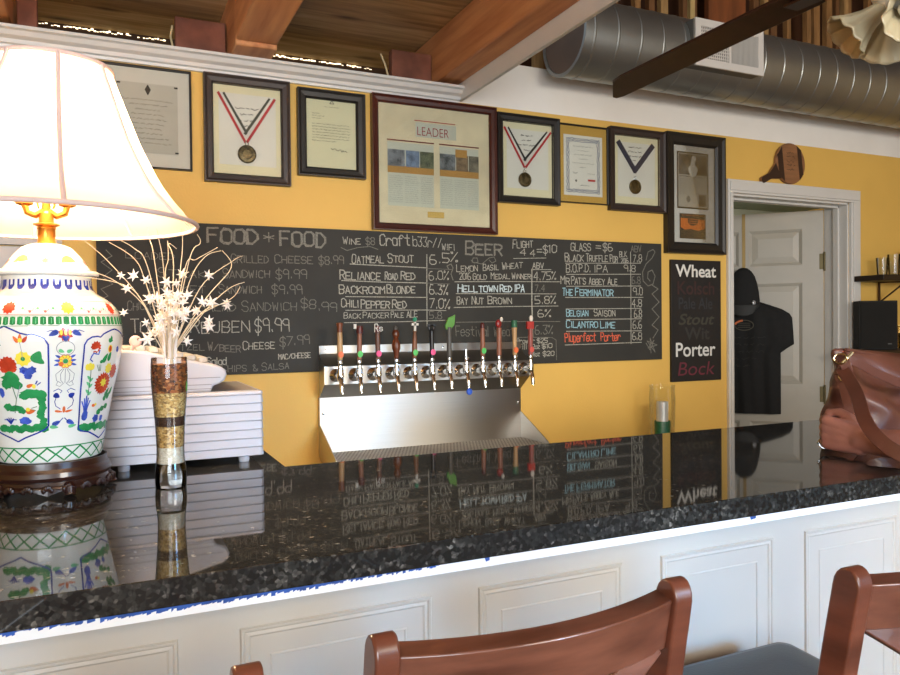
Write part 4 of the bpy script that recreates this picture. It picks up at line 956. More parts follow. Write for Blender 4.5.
# ------------------------------------------------------------------ glass on the back counter
t = thing('drinking_glass', 'tall clear glass with a can inside, by the wall below the beer sign', 'glass', (2.335, -.15, .79))
g = G(); g.lathe([(0, .7915), (.048, .7915), (.055, .85), (.058, .95), (.060, 1.02), (.057, 1.06), (.059, 1.085), (.0565, 1.085), (.0545, 1.06), (.0575, 1.02), (.0555, .95), (.0525, .85), (.045, .80), (0, .80)], (2.335, -.15, 0), 36); obj('tumbler', g, clear2, t)
ca = thing('drink_can', 'silver can with a green band standing inside the tall clear glass', 'can', (2.335, -.15, .80))
g = G(); g.lathe([(0, .801), (.034, .801), (.036, .806), (.036, .90), (.027, .915), (.027, 1.005), (.024, 1.01), (0, 1.01)], (2.335, -.15, 0), 28); obj('can_body', g, mat('can_silver', 'd5d8dc', rough=.3, metal=.35), ca)
g = G().use(mat('can_green', '1f6a48', rough=.35, var=.2, scale=25)); g.lathe([(.0363, .81), (.0365, .815), (.0365, .918), (.036, .92)], (2.335, -.15, 0), 28)
obj('green_band', g, None, ca)

# ------------------------------------------------------------------ shelves, glasses and black speaker at the right
sh = mat('dark_shelf_wood', '2e2118', rough=.5, var=.2)
def shelf(z, lab):
    t = thing('wall_shelf', lab, 'shelf', (4.2, 0, z-.03), 0, 'dark shelves right of the door')
    obj('board', G().box(3.80 if z > 1.5 else 3.68, 5.0, -.20, -.0255, z-.03, z), sh, t, bevel=.002)
    obj('back_cleat', G().box(3.87, 5.0, -.0255, -.001, z-.03, z), sh, t, smooth=False)
    for x in (4.02, 4.75):
        g = G(); g.obox((x, -.018, z-.03), (x, -.018, z-.15), .012, .006, (0, 1, 0)); g.obox((x, -.018, z-.145), (x, -.175, z-.034), .010, .006); g.obox((x, -.014, z-.033), (x, -.185, z-.033), .012, .005); obj('bracket', g, mat('iron_bracket', '3a1f16', rough=.5), t)
shelf(1.622, 'dark wooden upper shelf with metal brackets, holding small glasses right of the door')
shelf(1.215, 'dark wooden lower shelf carrying the black speaker right of the door')
t = thing('speaker', 'black upright speaker box on the lower shelf right of the door', 'speaker', (3.80, -.172, 1.215), math.radians(-35))
obj('cabinet', G().box(-.097, .097, .006, .10, .0005, .267), mat('speaker_black', '15130f', rough=.7), t, bevel=.004, local=True)
g = G().box(-.091, .091, 0, .006, .007, .260); obj('grille', g, mat('speaker_cloth', '1b1915', rough=.95, bump=.4, bscale=900), t, bevel=.003, local=True)
obj('badge', G().box(.045, .065, -.001, 0, .03, .035), gry, t, smooth=False, local=True)
gb = glass_thin('amber_glass', (.86, .80, .62), .05, 1.2)
def small_glass(x, y, z, r, h, lab, m):
    t = tag(obj('small_glass', G().lathe([(0, z+.0005), (r*.8, z+.0005), (r, z+h), (r*.93, z+h), (r*.72, z+.008), (0, z+.008)], (x, y, 0), 24), m), lab, 'glass', 'glasses on the shelves right of the door')
small_glass(3.93, -.10, 1.622, .032, .10, 'small clear tumbler, nearest the door on the upper shelf', clear)
small_glass(4.00, -.12, 1.622, .034, .12, 'second clear tumbler on the upper shelf right of the door', clear)
small_glass(4.10, -.13, 1.622, .036, .09, 'clear tumbler with a pale blue cast in the middle of the upper shelf', glass_thin('blue_glass', (.75, .82, .85), .05, 1.4))
small_glass(4.19, -.08, 1.622, .036, .15, 'tall amber glass at the right end of the upper shelf', gb)
small_glass(4.09, -.12, 1.215, .034, .085, 'amber glass beside the black speaker on the lower shelf', gb)
small_glass(4.17, -.12, 1.215, .034, .10, 'clear glass on the lower shelf, further right of the speaker', clear)
small_glass(4.14, -.06, 1.215, .036, .13, 'tall amber glass at the back of the lower shelf', gb)

# ------------------------------------------------------------------ shirt and cap hung on the door
DM = Matrix.Translation((HX, HY, 0)) @ Matrix.Rotation(PI-A, 4, 'Z')
def on_door(u, d, z):    # u from hinge, d out of the hall side face
    p = DM @ Vector((u, d, z)); return (p.x, p.y, p.z)
t = thing('door_hook', 'narrow brass strap hook over the top of the open door', 'hook', on_door(.43, .004, 1.70))
g = G()
for a, b, c, d, e, f in ((.421, .439, .001, .004, 1.66, 2.0205), (.421, .439, -.038, .004, 2.0175, 2.0205), (.421, .439, -.039, -.0362, 1.98, 2.0205), (.421, .439, .001, .03, 1.66, 1.664)):
    q = [on_door(u, y, z) for z in (e, f) for u, y in ((a, c), (b, c), (b, d), (a, d))]
    g.add(q, [(0, 1, 2, 3), (4, 5, 6, 7), (0, 1, 5, 4), (1, 2, 6, 5), (2, 3, 7, 6), (3, 0, 4, 7)])
obj('strap', g, mat('brass_strap', '9c8250', rough=.4, metal=.6), t, smooth=False)
t = thing('t_shirt', 'black printed T-shirt hanging on the open white door', 't-shirt', on_door(.43, .02, .83))
# shirt outline (u toward the free edge, z up); built as two sheets that bulge and close at the seams
cxu = .435
half = [(0, 1.475), (.055, 1.49), (.085, 1.50), (.17, 1.465), (.245, 1.435), (.268, 1.40), (.272, 1.33), (.278, 1.235), (.205, 1.20), (.203, 1.15), (.205, 1.0), (.207, .835), (.10, .828), (0, .826)]
def shirt_half(z):   # half width at height z (body only)
    return .207
g = G(); N_ = 30; R2 = 26
rows = []
for j in range(R2+1):
    z = .828+(1.50-.828)*j/R2
    if z > 1.40: w = np.interp(z, [1.40, 1.435, 1.465, 1.50], [.268, .245, .17, .075])
    elif z > 1.235: w = np.interp(z, [1.235, 1.33, 1.40], [.278, .273, .268])
    elif z > 1.20: w = np.interp(z, [1.20, 1.2349], [.205, .278])
    else: w = .206
    rows.append((z, w))
for side in (0, 1):
    vs = []; fs = []
    for j, (z, w) in enumerate(rows):
        for i in range(N_+1):
            s_ = -1+2*i/N_; b = max(0, 1-s_**6)
            fold = .006*math.sin(s_*9+z*3)*b+.004*math.sin(s_*17-z*5)*b
            d = .016+((.024*b*min(1, (1.52-z)*8)+fold) if side == 0 else -.008*b)
            vs.append(on_door(cxu+s_*w, d, z))
    for j in range(R2):
        for i in range(N_): fs.append((j*(N_+1)+i, j*(N_+1)+i+1, (j+1)*(N_+1)+i+1, (j+1)*(N_+1)+i))
    g.add(vs, fs)
shirt = obj('shirt_body', g, black, t, weld=1e-4, ang=60)
# print on the chest: an orange and grey oval badge over faint grey lines
def door_line(g, pts, w, d):
    for (u0, z0), (u1, z1) in zip(pts[:-1], pts[1:]):
        l = math.hypot(u1-u0, z1-z0)
        if l < 1e-6: continue
        a, b = (u1-u0)/l, (z1-z0)/l; n1, n2 = -b*w/2, a*w/2
        g.quad(on_door(u0+n1, d, z0+n2), on_door(u1+n1, d, z1+n2), on_door(u1-n1, d, z1-n2), on_door(u0-n1, d, z0-n2))
g = G(); g.use(mat('print_olive', '4a453a', rough=.8)); oc = (.428, 1.355)
def ring(a0, a1, rx, rz): return [(oc[0]-math.cos(a0+(a1-a0)*i/20)*rx, oc[1]+math.sin(a0+(a1-a0)*i/20)*rz) for i in range(21)]
door_line(g, ring(0, 2*PI, .052, .030), .006, .058)
for k in (-.012, 0, .012): door_line(g, [(oc[0]-.035, oc[1]+k), (oc[0]+.035, oc[1]+k)], .004, .058)
g.use(mat('print_orange', 'd8703c', rough=.7)); door_line(g, [p for p in ring(PI*.55, PI*.95, .050, .028)], .011, .0585)
g.use(mat('print_grey', '3c3a36', rough=.9))
for i, w in enumerate((.17, .18, .20, .12, .10)):
    z = 1.275-i*.042
    u = cxu+w/2
    while u > cxu-w/2:
        e = u-random.uniform(.02, .05); pts = []; q = u
        while q > e: pts.append((q, z+random.uniform(0, .014))); q -= .005
        door_line(g, pts, .002, .058); u = e-.012
obj('chest_print', g, None, t, smooth=False, fix=False)
# baseball cap hung by its strap, crown up and bill down
t = thing('baseball_cap', 'black baseball cap with a pale emblem, hung over the T-shirt on the door hook', 'cap', on_door(.43, .09, 1.42))
g = G(); vs = []; fs = []; N_ = 32; prof = [(.0, 1.695), (.022, 1.690), (.045, 1.67), (.062, 1.64), (.074, 1.60), (.083, 1.55), (.088, 1.50), (.088, 1.47)]
for r, z in prof:
    for i in range(N_):
        a = 2*PI*i/N_; vs.append(on_door(.43+math.cos(a)*r*1.02, .085+math.sin(a)*r*.42, z+.004*math.sin(a*6)*(r/.09)))
for j in range(len(prof)-1):
    for i in range(N_): fs.append((j*N_+i, j*N_+(i+1) % N_, (j+1)*N_+(i+1) % N_, (j+1)*N_+i))
g.add(vs, fs); obj('crown', g, black, t, weld=1e-5, ang=60)
g = G(); vs = []; fs = []
for j in range(9):
    q = j/8
    for i in range(17):
        s_ = -1+2*i/16; vs.append(on_door(.43+s_*.088*(1-.25*q*q*abs(s_)), .085+.046*math.sqrt(max(0, 1-s_*s_))*(1-.3*q)+.012*q+.006, 1.475-.068*q*math.sqrt(max(.0, 1-s_*s_*.8))))
for j in range(8):
    for i in range(16): fs.append((j*17+i, j*17+i+1, (j+1)*17+i+1, (j+1)*17+i))
g.add(vs, fs); o = obj('bill', g, mat('cap_bill', '2c2c2a', rough=.7), t, ang=60); o.modifiers.new('thick', 'SOLIDIFY').thickness = .003
g = G(); g.sphere(on_door(.372, .118, 1.485), .013, 12, (1, .6, 1.2)); obj('emblem', g, mat('cap_emblem', 'b9b9bb', rough=.3, metal=.5), t)

# ------------------------------------------------------------------ table lamp
LX, LY = -.101, -1.29
t = thing('table_lamp', 'lit table lamp with a painted porcelain jar body and a cream bell shade', 'table lamp', (LX, LY, 1.07))
rose = mat('carved_rosewood', '2f1712', rough=.28, var=.2, scale=12, coat=.3)
st = G(); st.lathe([(0, 1.118), (.094, 1.118), (.094, 1.131), (.097, 1.131), (.0975, 1.120), (.0995, 1.118), (.103, 1.114), (.105, 1.106), (.1035, 1.100), (.098, 1.097), (.100, 1.091), (.104, 1.087), (.104, 1.083), (.0, 1.083)], (LX, LY, 0), 64); 
stand = obj('wooden_stand', st, rose, t, ang=25)
g = G()
for k in range(40):   # scalloped apron
    a0, a1 = 2*PI*k/40, 2*PI*(k+1)/40; dp = .004+.010*abs(math.sin(k*PI/8))**.6
    dp2 = .004+.010*abs(math.sin((k+1)*PI/8))**.6
    P = lambda a, r, z: (LX+math.sin(a)*r, LY-math.cos(a)*r, z)
    v = [P(a0, .102, 1.0835), P(a1, .102, 1.0835), P(a1, .102, 1.084-.014+dp2), P(a0, .102, 1.084-.014+dp), P(a0, .092, 1.0835), P(a1, .092, 1.0835), P(a1, .092, 1.084-.014+dp2), P(a0, .092, 1.084-.014+dp)]
    g.add(v, [(0, 1, 2, 3), (4, 5, 6, 7), (0, 3, 7, 4), (1, 2, 6, 5), (3, 2, 6, 7)])
obj('carved_apron', g, rose, stand, weld=1e-5)
for k in range(5):
    a = .35+2*PI*k/5; g = G(); P = lambda r, z: (LX+math.sin(a)*r, LY-math.cos(a)*r, z)
    g.tube([P(.094, 1.090), P(.102, 1.083), P(.103, 1.077), P(.104, 1.0735)], [.010, .012, .009, .011], 12); obj('foot', g, rose, stand)
g = G()
for k in range(20):
    a = 2*PI*k/20; P = lambda q, r, z: (LX+math.sin(a+q)*r, LY-math.cos(a+q)*r, z)
    for q, dz in ((-.06, 0), (-.03, .003), (0, .004), (.03, .003), (.06, 0)): g.sphere(P(q, .1045, 1.085+dz), .0042, 8, (1, 1, 1.4))
obj('carving', g, rose, stand)
VP_ = [(.0, 1.131), (.0862, 1.1312), (.0881, 1.1265+.006), (.0921, 1.1547), (.097, 1.1838), (.1047, 1.2206), (.1115, 1.2556), (.1202, 1.2926), (.1261, 1.3258), (.1293, 1.3533), (.1287, 1.3769), (.1246, 1.3985), (.1194, 1.4113), (.1064, 1.4259), (.0913, 1.4347), (.0809, 1.4414), (.0758, 1.4491), (.0752, 1.4665), (.076, 1.470)]
vz = [1.1335, 1.1547, 1.1838, 1.2206, 1.2556, 1.2926, 1.3258, 1.3533, 1.3769, 1.3985, 1.4113, 1.4259, 1.4347, 1.4414, 1.4491, 1.4665, 1.470]
vr = [.0881, .0921, .097, .1047, .1115, .1202, .1261, .1293, .1287, .1246, .1194, .1064, .0913, .0809, .0758, .0752, .0755]
# smooth the profile so painted shapes can follow it
zs = np.linspace(1.1335, 1.470, 120); rs = np.interp(zs, vz, vr)
for _ in range(6): rs[1:-1] = (rs[:-2]+rs[1:-1]*2+rs[2:])/4
porc = mat('porcelain', 'e2e4df', rough=.12, var=.01, coat=.5)
g = G().use(porc); g.lathe([(0, 1.1315), (.086, 1.1315)]+list(zip(rs, zs)), (LX, LY, 0), 96)
def vs_(th, z, e=.0005):
    r = float(np.interp(z, zs, rs))+e; return (LX+math.sin(th)*r, LY-math.cos(th)*r, z)
LAYER = [0]
def vblob(th, z, pts, m):
    """filled painted shape: outline in metres around (th, z) on the jar"""
    LAYER[0] = (LAYER[0]+1) % 14; e = .00035+LAYER[0]*.00003
    g.use(m); r = float(np.interp(z, zs, rs)); n = len(pts); v = [vs_(th, z, e)]
    for k in (.5, 1.0):
        for a, b in pts: v.append(vs_(th+a*k/r, z+b*k, e))
    f = [(0, 1+i, 1+(i+1) % n) for i in range(n)]+[(1+i, 1+n+i, 1+n+(i+1) % n, 1+(i+1) % n) for i in range(n)]
    g.add(v, f)
def vline(pts, w, m, e=.0009):
    """painted stroke through (th, z) points"""
    g.use(m); P = []
    for (a0, b0), (a1, b1) in zip(pts[:-1], pts[1:]):
        k = max(1, int(max(abs(a1-a0)/.04, abs(b1-b0)/.006)))
        for i in range(k): P.append((a0+(a1-a0)*i/k, b0+(b1-b0)*i/k))
    P.append(pts[-1]); L_, R_2 = [], []
    for i, (a, b) in enumerate(P):
        a0, b0 = P[max(i-1, 0)]; a1, b1 = P[min(i+1, len(P)-1)]; r = float(np.interp(b, zs, rs))
        dx, dz_ = (a1-a0)*r, b1-b0; l = math.hypot(dx, dz_) or 1; nx, nz = -dz_/l*w/2, dx/l*w/2
        L_.append(vs_(a+nx/r, b+nz, e)); R_2.append(vs_(a-nx/r, b-nz, e))
    n = len(P); g.add(L_+R_2, [(i, i+1, n+i+1, n+i) for i in range(n-1)])
def circ(rx, rz=None, n=18, wob=0, pet=0):
    rz = rz or rx; return [(math.cos(q)*rx*(1+pet*(1 if i % 2 else -1)+random.uniform(-wob, wob)), math.sin(q)*rz*(1+pet*(1 if i % 2 else -1)+random.uniform(-wob, wob))) for i, q in enumerate([2*PI*k/n for k in range(n)])]
cob = mat('cobalt_blue_glaze', '2f42a8', rough=.15, var=.2, scale=60); blu = mat('mid_blue_glaze', '4a66cf', rough=.15, var=.25, scale=60); vgr = mat('green_glaze', '2f9455', rough=.15, var=.15, scale=50); vgd = mat('dark_green_glaze', '2f7048', rough=.15); vrd = mat('iron_red_glaze', 'c8442a', rough=.15, var=.15, scale=60); vor = mat('orange_glaze', 'e0703a', rough=.15); vye = mat('yellow_glaze', 'ecd94c', rough=.15, var=.05); vgy = mat('grey_outline', '8a9098', rough=.2); vpk = mat('pinkish_red_line', 'c9706a', rough=.2); vlg = mat('pale_green_glaze', '6cc28a', rough=.15, var=.1, scale=60); vwh = porc
D2 = math.radians
def flower(th, z, r, m, c=None, n=22, pet=.12, cr=.4): vblob(th, z, circ(r, r, n, .04, pet), m); (vblob(th, z, circ(r*cr, r*cr, 12, .05), c) if c else None)
def leaf(th, z, l, w, ang, m=vgr):
    ca, sa = math.cos(ang), math.sin(ang); pts = []
    for k in range(16):
        q = 2*PI*k/16; x = math.cos(q)*l; y = math.sin(q)*w*(1-.45*math.cos(q)); pts.append((x*ca-y*sa, x*sa+y*ca))
    vblob(th, z, pts, m)
# full bands: cobalt lappets, shoulder scroll, green tiles, zigzag
for k in range(24):
    th = 2*PI*k/24
    vblob(th, 1.4545, [(-.0068, .0085), (-.0068, -.003), (-.004, -.0095), (.0, -.0105), (.004, -.0095), (.0068, -.003), (.0068, .0085)], cob)
    vblob(th, 1.457, [(-.0026, .006), (-.0026, -.004), (0, -.007), (.0026, -.004), (.0026, .006)], vwh)
for z, m in ((1.4225, vpk), (1.398, vpk), (1.3955, vgr), (1.378, vgr)): vline([(2*PI*k/72, z) for k in range(73)], .0009, m)
for k in range(66):
    th = 2*PI*k/66; vblob(th, 1.387, [(-.0045, .0065), (-.0048, -.006), (0, -.0075), (.0048, -.006), (.0045, .0065), (0, .0075)], vgr); vblob(th+.006, 1.387, [(-.0006, .005), (-.0006, -.005), (.0006, -.005), (.0006, .005)], vlg)
for k in range(8):
    th = D2(-26.5+k*45); m = vrd if k % 2 == 0 else vye
    flower(th, 1.410, .0105, m, n=20, pet=.12)
    for j in range(1, 8):
        q = th+D2(45*j/8); 
        if 2 <= j <= 6: vline([(q-.03, 1.405), (q, 1.409+.004*(-1)**j), (q+.03, 1.4045), (q+.05, 1.409)], .0009, vpk if j % 2 else vgy); vblob(q, 1.406+.003*(-1)**j, circ(.0022), vpk if j % 2 else vlg)
nz_ = 21
for k in range(nz_):
    a = 2*PI*k/nz_; d = 2*PI/nz_
    vline([(a-d, 1.159), (a, 1.1345), (a+d, 1.159)], .0026, vgr); vline([(a-d/2, 1.146), (a, 1.158), (a+d/2, 1.146)], .002, vgr)
vline([(2*PI*k/72, 1.1605) for k in range(73)], .0022, vgr)
def P2(th0, l): return [(th0+D2(a), z) for a, z in l]
for rep in (0, PI):
    # centre column
    c = rep+D2(15.5)
    flower(c, 1.3630, .0115, vrd, n=16, pet=.2)
    for q in (-1, 0, 1): vblob(c+q*.055, 1.366, circ(.0025, .005), vye)
    vblob(c, 1.3545, [(-.0065, .004), (-.003, .006), (0, .004), (.003, .006), (.0065, .004), (.003, -.003), (0, -.006), (-.003, -.003)], cob)
    for s_ in (-1, 1):
        leaf(c+s_*D2(8.5), 1.3645, .0085, .0045, s_*-.5+(PI if s_ < 0 else 0), blu); vline([(c+s_*D2(6), 1.366), (c+s_*D2(10), 1.370), (c+s_*D2(14), 1.367)], .0014, cob)
        leaf(c+s_*D2(3), 1.333, .005, .003, s_*.4, vlg)
        for q in range(3): leaf(c+s_*D2(5.8+q*.4), 1.324-q*.0075, .0045, .002, s_*(.5-q*.4)+(PI if s_ < 0 else 0), blu)
        vline([(c+s_*D2(1), 1.276), (c+s_*D2(4), 1.270), (c+s_*D2(7), 1.273), (c+s_*D2(5.5), 1.279)], .001, vgy)
        vline([(c+s_*D2(9), 1.262), (c+s_*D2(5), 1.266), (c+s_*D2(2), 1.262), (c+s_*D2(3.5), 1.258)], .0013, cob)
        leaf(c+s_*D2(6.3), 1.2535, .0055, .0045, s_*.6, cob)
        vline([(c+s_*D2(6.3), 1.253), (c+s_*D2(8), 1.243), (c+s_*D2(7), 1.235), (c+s_*D2(3), 1.229)], .0013, cob)
        leaf(c+s_*D2(4.5), 1.225, .0065, .002, s_*.2, vor)
        vline([(c+s_*D2(.5), 1.213), (c+s_*D2(4), 1.206), (c+s_*D2(8), 1.203)], .0016, cob)
        leaf(c+s_*D2(6.5), 1.204, .0075, .004, s_*-.5, blu); leaf(c+s_*D2(8.5), 1.197, .007, .003, s_*.15, vlg)
    vblob(c, 1.228, circ(.0025, .006), vor)
    vline([(c+D2(6.6)*math.cos(q), 1.338+.0125*math.sin(q)) for q in [i*PI/12 for i in range(25)]], .0011, vgy)
    for q in range(10): a = 2*PI*q/10; vblob(c+math.cos(a)*.0085/.124, 1.3150+math.sin(a)*.0085, circ(.0042, .0042, 12), vor); vblob(c+math.cos(a)*.0080/.124, 1.3150+math.sin(a)*.0080, circ(.0032, .0032, 12), vye)
    vblob(c, 1.3150, circ(.0042), vgr)
    for q in (-1, -.5, 0, .5, 1): vline([(c+D2(2*q), 1.302), (c+D2(7.2*q), 1.292), (c+D2(6.6*q), 1.281), (c+D2(3*q), 1.276)], .001, vgy)
    # left lobed panel
    o = rep
    for s_ in (1, -1):
        m_ = o+D2(-28)
        vline([(m_+s_*D2(a), z) for a, z in ((0, 1.378), (6, 1.372), (12, 1.3655), (17, 1.3625), (20, 1.364), (24, 1.361), (28.5, 1.356), (31.2, 1.345), (31.2, 1.30), (30.6, 1.25), (30, 1.20), (27, 1.194), (20, 1.188), (8, 1.180), (0, 1.173))], .0028, cob)
    A_ = lambda a: o+D2(a)
    vline([(A_(-15), 1.32), (A_(-15.5), 1.335), (A_(-16.5), 1.350)], .0009, vgy)
    for q, dz_, dx_ in ((.9, .001, -3.5), (PI/2, .004, 0), (2.2, .001, 3.2)): leaf(A_(-16.3-dx_), 1.354+dz_, .007, .003, q, vrd if dx_ < 0 else vor); 
    vblob(A_(-16.3), 1.353, circ(.0035, .004), vye)
    flower(A_(-15), 1.3208, .0125, vye, vgr, n=18, pet=.1, cr=.3)
    leaf(A_(-4.9), 1.324, .011, .0085, 1.1, vgr); leaf(A_(-2.5), 1.316, .007, .005, -.6, vgr)
    flower(A_(-27.5), 1.3095, .0155, vrd, n=30, pet=.09); vblob(A_(-27.5), 1.302, [(-.016, .002), (.016, .002), (.012, -.004), (-.012, -.004)], vrd)
    for q in (-1, 0, 1): flower(A_(-12.1+q*3.4), 1.297+.004*abs(q), .0065, blu, n=12, pet=.15)
    vblob(A_(-12.1), 1.290, circ(.007, .005, 12, .2), blu); vblob(A_(-15.5), 1.299, circ(.0028), cob)
    leaf(A_(-35), 1.345, .009, .003, 0, vgd); vblob(A_(-37), 1.325, circ(.006, .008, 12, .2), blu)
    vblob(A_(-26), 1.2855, circ(.017, .012, 18, .22), vgr); vblob(A_(-31), 1.277, circ(.010, .009, 14, .22), vgr); vblob(A_(-22), 1.276, circ(.009, .008, 14, .22), vgr)
    vline([(A_(-26), 1.274), (A_(-24), 1.25), (A_(-27), 1.225)], .0012, vgd); vline([(A_(-24), 1.25), (A_(-19), 1.275)], .001, vgy)
    vblob(A_(-10), 1.259, circ(.019, .0085, 22, .2), vgr); vblob(A_(-17), 1.255, circ(.010, .006, 14, .2), vgr); vblob(A_(-4), 1.256, circ(.009, .010, 14, .2), vgr)
    leaf(A_(-11.5), 1.2735, .006, .003, .4, vor); vblob(A_(-8.5), 1.272, circ(.003, .004), vye); vline([(A_(-7), 1.276), (A_(-5.5), 1.282)], .0022, cob); vline([(A_(-6), 1.274), (A_(-3), 1.279)], .0018, cob)
    for q in range(7): vblob(A_(-1.2-random.uniform(0, 3.4)), 1.248-q*.0075, circ(.0065, .006, 12, .25), vgr)
    vblob(A_(-26), 1.2335, circ(.013, .006, 16, .25), vgr); vblob(A_(-33), 1.236, circ(.008, .007, 12, .25), vgr); vblob(A_(-21), 1.229, circ(.007, .006, 12, .25), vgr)
    leaf(A_(-13), 1.2275, .0075, .0045, .1, vor); vblob(A_(-15), 1.231, circ(.0035), vye); vline([(A_(-12), 1.233), (A_(-7), 1.236)], .0012, vgd); vline([(A_(-12), 1.231), (A_(-8), 1.229)], .001, vgd)
    vblob(A_(-18.5), 1.2105, circ(.010, .007, 14, .15), blu)
    for q in (-5, -3, -1, 1, 3, 5): vline([(A_(-33), 1.205), (A_(-33+q*.7), 1.213), (A_(-33+q*1.3), 1.218-abs(q)*.001)], .0017, cob)
    vblob(A_(-37), 1.262, circ(.005, .009, 12, .2), blu)
    for q in range(15): vblob(A_(-44+q*3.0), 1.1965+.002*math.sin(q*1.7), circ(.0075, .0062, 12, .22), vgr)
    # right lobed panel
    m_ = o+D2(61)
    for s_ in (1, -1): vline([(m_+s_*D2(a), z) for a, z in ((0, 1.371), (5, 1.369), (10, 1.3655), (14, 1.362), (17, 1.3565), (20, 1.358), (25, 1.357), (29, 1.352), (31.3, 1.343), (32, 1.30), (31.5, 1.25), (30.5, 1.19), (27, 1.185), (18, 1.1815), (8, 1.173), (0, 1.166))], .0028, cob)
    flower(A_(40.2), 1.3385, .0105, vrd, n=22, pet=.12); vblob(A_(39), 1.3335, [(-.010, .001), (.008, .003), (.006, -.003), (-.006, -.004)], vwh)
    vline([(A_(44), 1.333), (A_(43), 1.325), (A_(38), 1.327), (A_(36), 1.320)], .0026, blu); vline([(A_(37), 1.325), (A_(35.5), 1.316), (A_(38), 1.312)], .0024, blu)
    leaf(A_(56), 1.350, .0065, .004, 0, vgr); leaf(A_(57), 1.355, .004, .003, 1.57, vgr)
    vblob(A_(56.1), 1.3345, circ(.0065, .0075, 12), vye); vblob(A_(56.1), 1.3345, circ(.004, .006, 12), vrd); vblob(A_(68), 1.333, circ(.006, .006, 10, .2), blu)
    leaf(A_(51), 1.3175, .010, .0045, 1.0, vgr); leaf(A_(56.5), 1.321, .010, .0045, 1.3, vgr); leaf(A_(48), 1.312, .006, .003, .4, vgr)
    for q in (-2.5, 0, 2.5): vblob(A_(36+q), 1.3045-abs(q)*.0008, circ(.004, .006, 10), vye)
    vblob(A_(36), 1.300, circ(.008, .004, 12), vye)
    vline([(A_(37), 1.297), (A_(37.5), 1.279), (A_(37), 1.25)], .0013, vgd)
    for z in (1.283, 1.272, 1.258): leaf(A_(36), z, .005, .0025, 2.4, vlg); leaf(A_(38.6), z-.004, .005, .0025, .7, vlg)
    for q in (-1, 0, 1): vline([(A_(46+q), 1.294), (A_(44.5+q*2.0), 1.306)], .0011, vgd)
    flower(A_(66), 1.292, .013, vrd, n=26, pet=.12); flower(A_(57), 1.298, .0095, vye, vor, n=16, pet=.15)
    flower(A_(53), 1.2705, .0195, vrd, n=40, pet=.11); flower(A_(53.5), 1.272, .0075, vye, n=14, pet=.25)
    for q in range(12): a = 2*PI*q/12; vline([(A_(53)+math.cos(a)*.009/.115, 1.2705+math.sin(a)*.009), (A_(53)+math.cos(a)*.016/.115, 1.2705+math.sin(a)*.016)], .0009, vor, .0011)
    for a, z, l in ((62, 1.252, .010), (66, 1.247, .009), (60, 1.243, .007), (70, 1.255, .008)): leaf(A_(a), z, l, .0045, 1.0, vgr)
    for q in (-3.2, -1.5, 0, 1.4, 3): vline([(A_(36), 1.205), (A_(36+q*.6), 1.228), (A_(36+q*1.4), 1.250-abs(q)*.003)], .0024, blu)
    vblob(A_(36), 1.213, circ(.006, .010, 12, .15), blu)
    vblob(A_(45), 1.2305, circ(.004, .003), vor); vblob(A_(47.5), 1.232, circ(.0025), vye)
    for a, z in ((58, 1.222), (64, 1.226), (53, 1.217)): vblob(A_(a), z, circ(.0065, .0055, 12, .2), vgr)
    vblob(A_(50), 1.206, circ(.007, .007, 12, .2), blu); vblob(A_(59), 1.205, circ(.005, .006, 12, .2), blu)
    for q in range(13): vblob(A_(34+q*3.6), 1.1905+.0025*math.sin(q*2.1), circ(.0075, .0065, 12, .2), vgr)
obj('painted_jar', g, None, t, ang=50, fix=False)
# lid
g = G().use(porc); lp = [(.076, 1.4705), (.0879, 1.4722), (.0894, 1.476), (.0875, 1.4805), (.082, 1.4822), (.0755, 1.4835), (.0722, 1.488), (.0669, 1.4965), (.0571, 1.5105), (.0434, 1.5255), (.0322, 1.5308), (.016, 1.5345), (0, 1.5345)]
g.lathe(lp, (LX, LY, 0), 72)
zs2, rs2 = zs, rs
zs = np.array([1.484, 1.4965, 1.5105, 1.5255, 1.5308]); rs = np.array([.0755, .0669, .0571, .0434, .0322])
for k in range(5): 
    q = D2(-35+k*72); vblob(q, 1.5005, [(-.016, -.007), (-.011, .004), (-.002, .008), (.008, .005), (.013, -.003), (.004, -.005)], mat('lime_glaze', 'd6d84c', rough=.15)); flower(q+D2(36), 1.497, .005, vpk, n=14, pet=.25)
    for j in (-1, 1): vline([(q+D2(36)+j*.07, 1.495), (q+D2(36)+j*.13, 1.500), (q+D2(36)+j*.19, 1.496)], .001, vpk)
obj('jar_lid', g, None, t, ang=40, fix=False)
zs, rs = zs2, rs2
br = mat('lamp_brass', 'e0973f', rough=.3, metal=.9, var=.05)
g = G(); g.lathe([(0, 1.534), (.0165, 1.5345), (.0155, 1.540), (.0150, 1.560), (.0165, 1.5625), (.0150, 1.566), (.0225, 1.5685), (.0225, 1.5705), (.013, 1.573), (.012, 1.590), (.0075, 1.595), (.007, 1.62), (0, 1.62)], (LX, LY, 0), 28); obj('brass_stem', g, br, t)
for s_ in (-1, 1):
    g = G(); g.tube([(LX, LY, 1.598), (LX+s_*.018, LY, 1.586), (LX+s_*.032, LY, 1.592), (LX+s_*.036, LY, 1.608)], .006, 10); g.lathe([(.010, 1.605), (.015, 1.607), (.015, 1.635), (0, 1.636)], (LX+s_*.036, LY, 0), 18); sk = obj('lamp_socket', g, br, t)
    bm2 = emit('lit_bulb', 'ffdca0', 12) if 'lit_bulb' not in MATS else MATS['lit_bulb']
    g = G(); g.sphere((LX+s_*.036, LY, 1.672), .028, 18, (1, 1, 1.25)); bo = obj('bulb', g, bm2, sk)
    l = bpy.data.lights.new('bulb_light', 'POINT'); l.energy = 15; l.color = (1, .75, .46); l.shadow_soft_size = .03
    lo = bpy.data.objects.new('bulb_light', l); COL.objects.link(lo); lo.location = (LX+s_*.036, LY, 1.725)
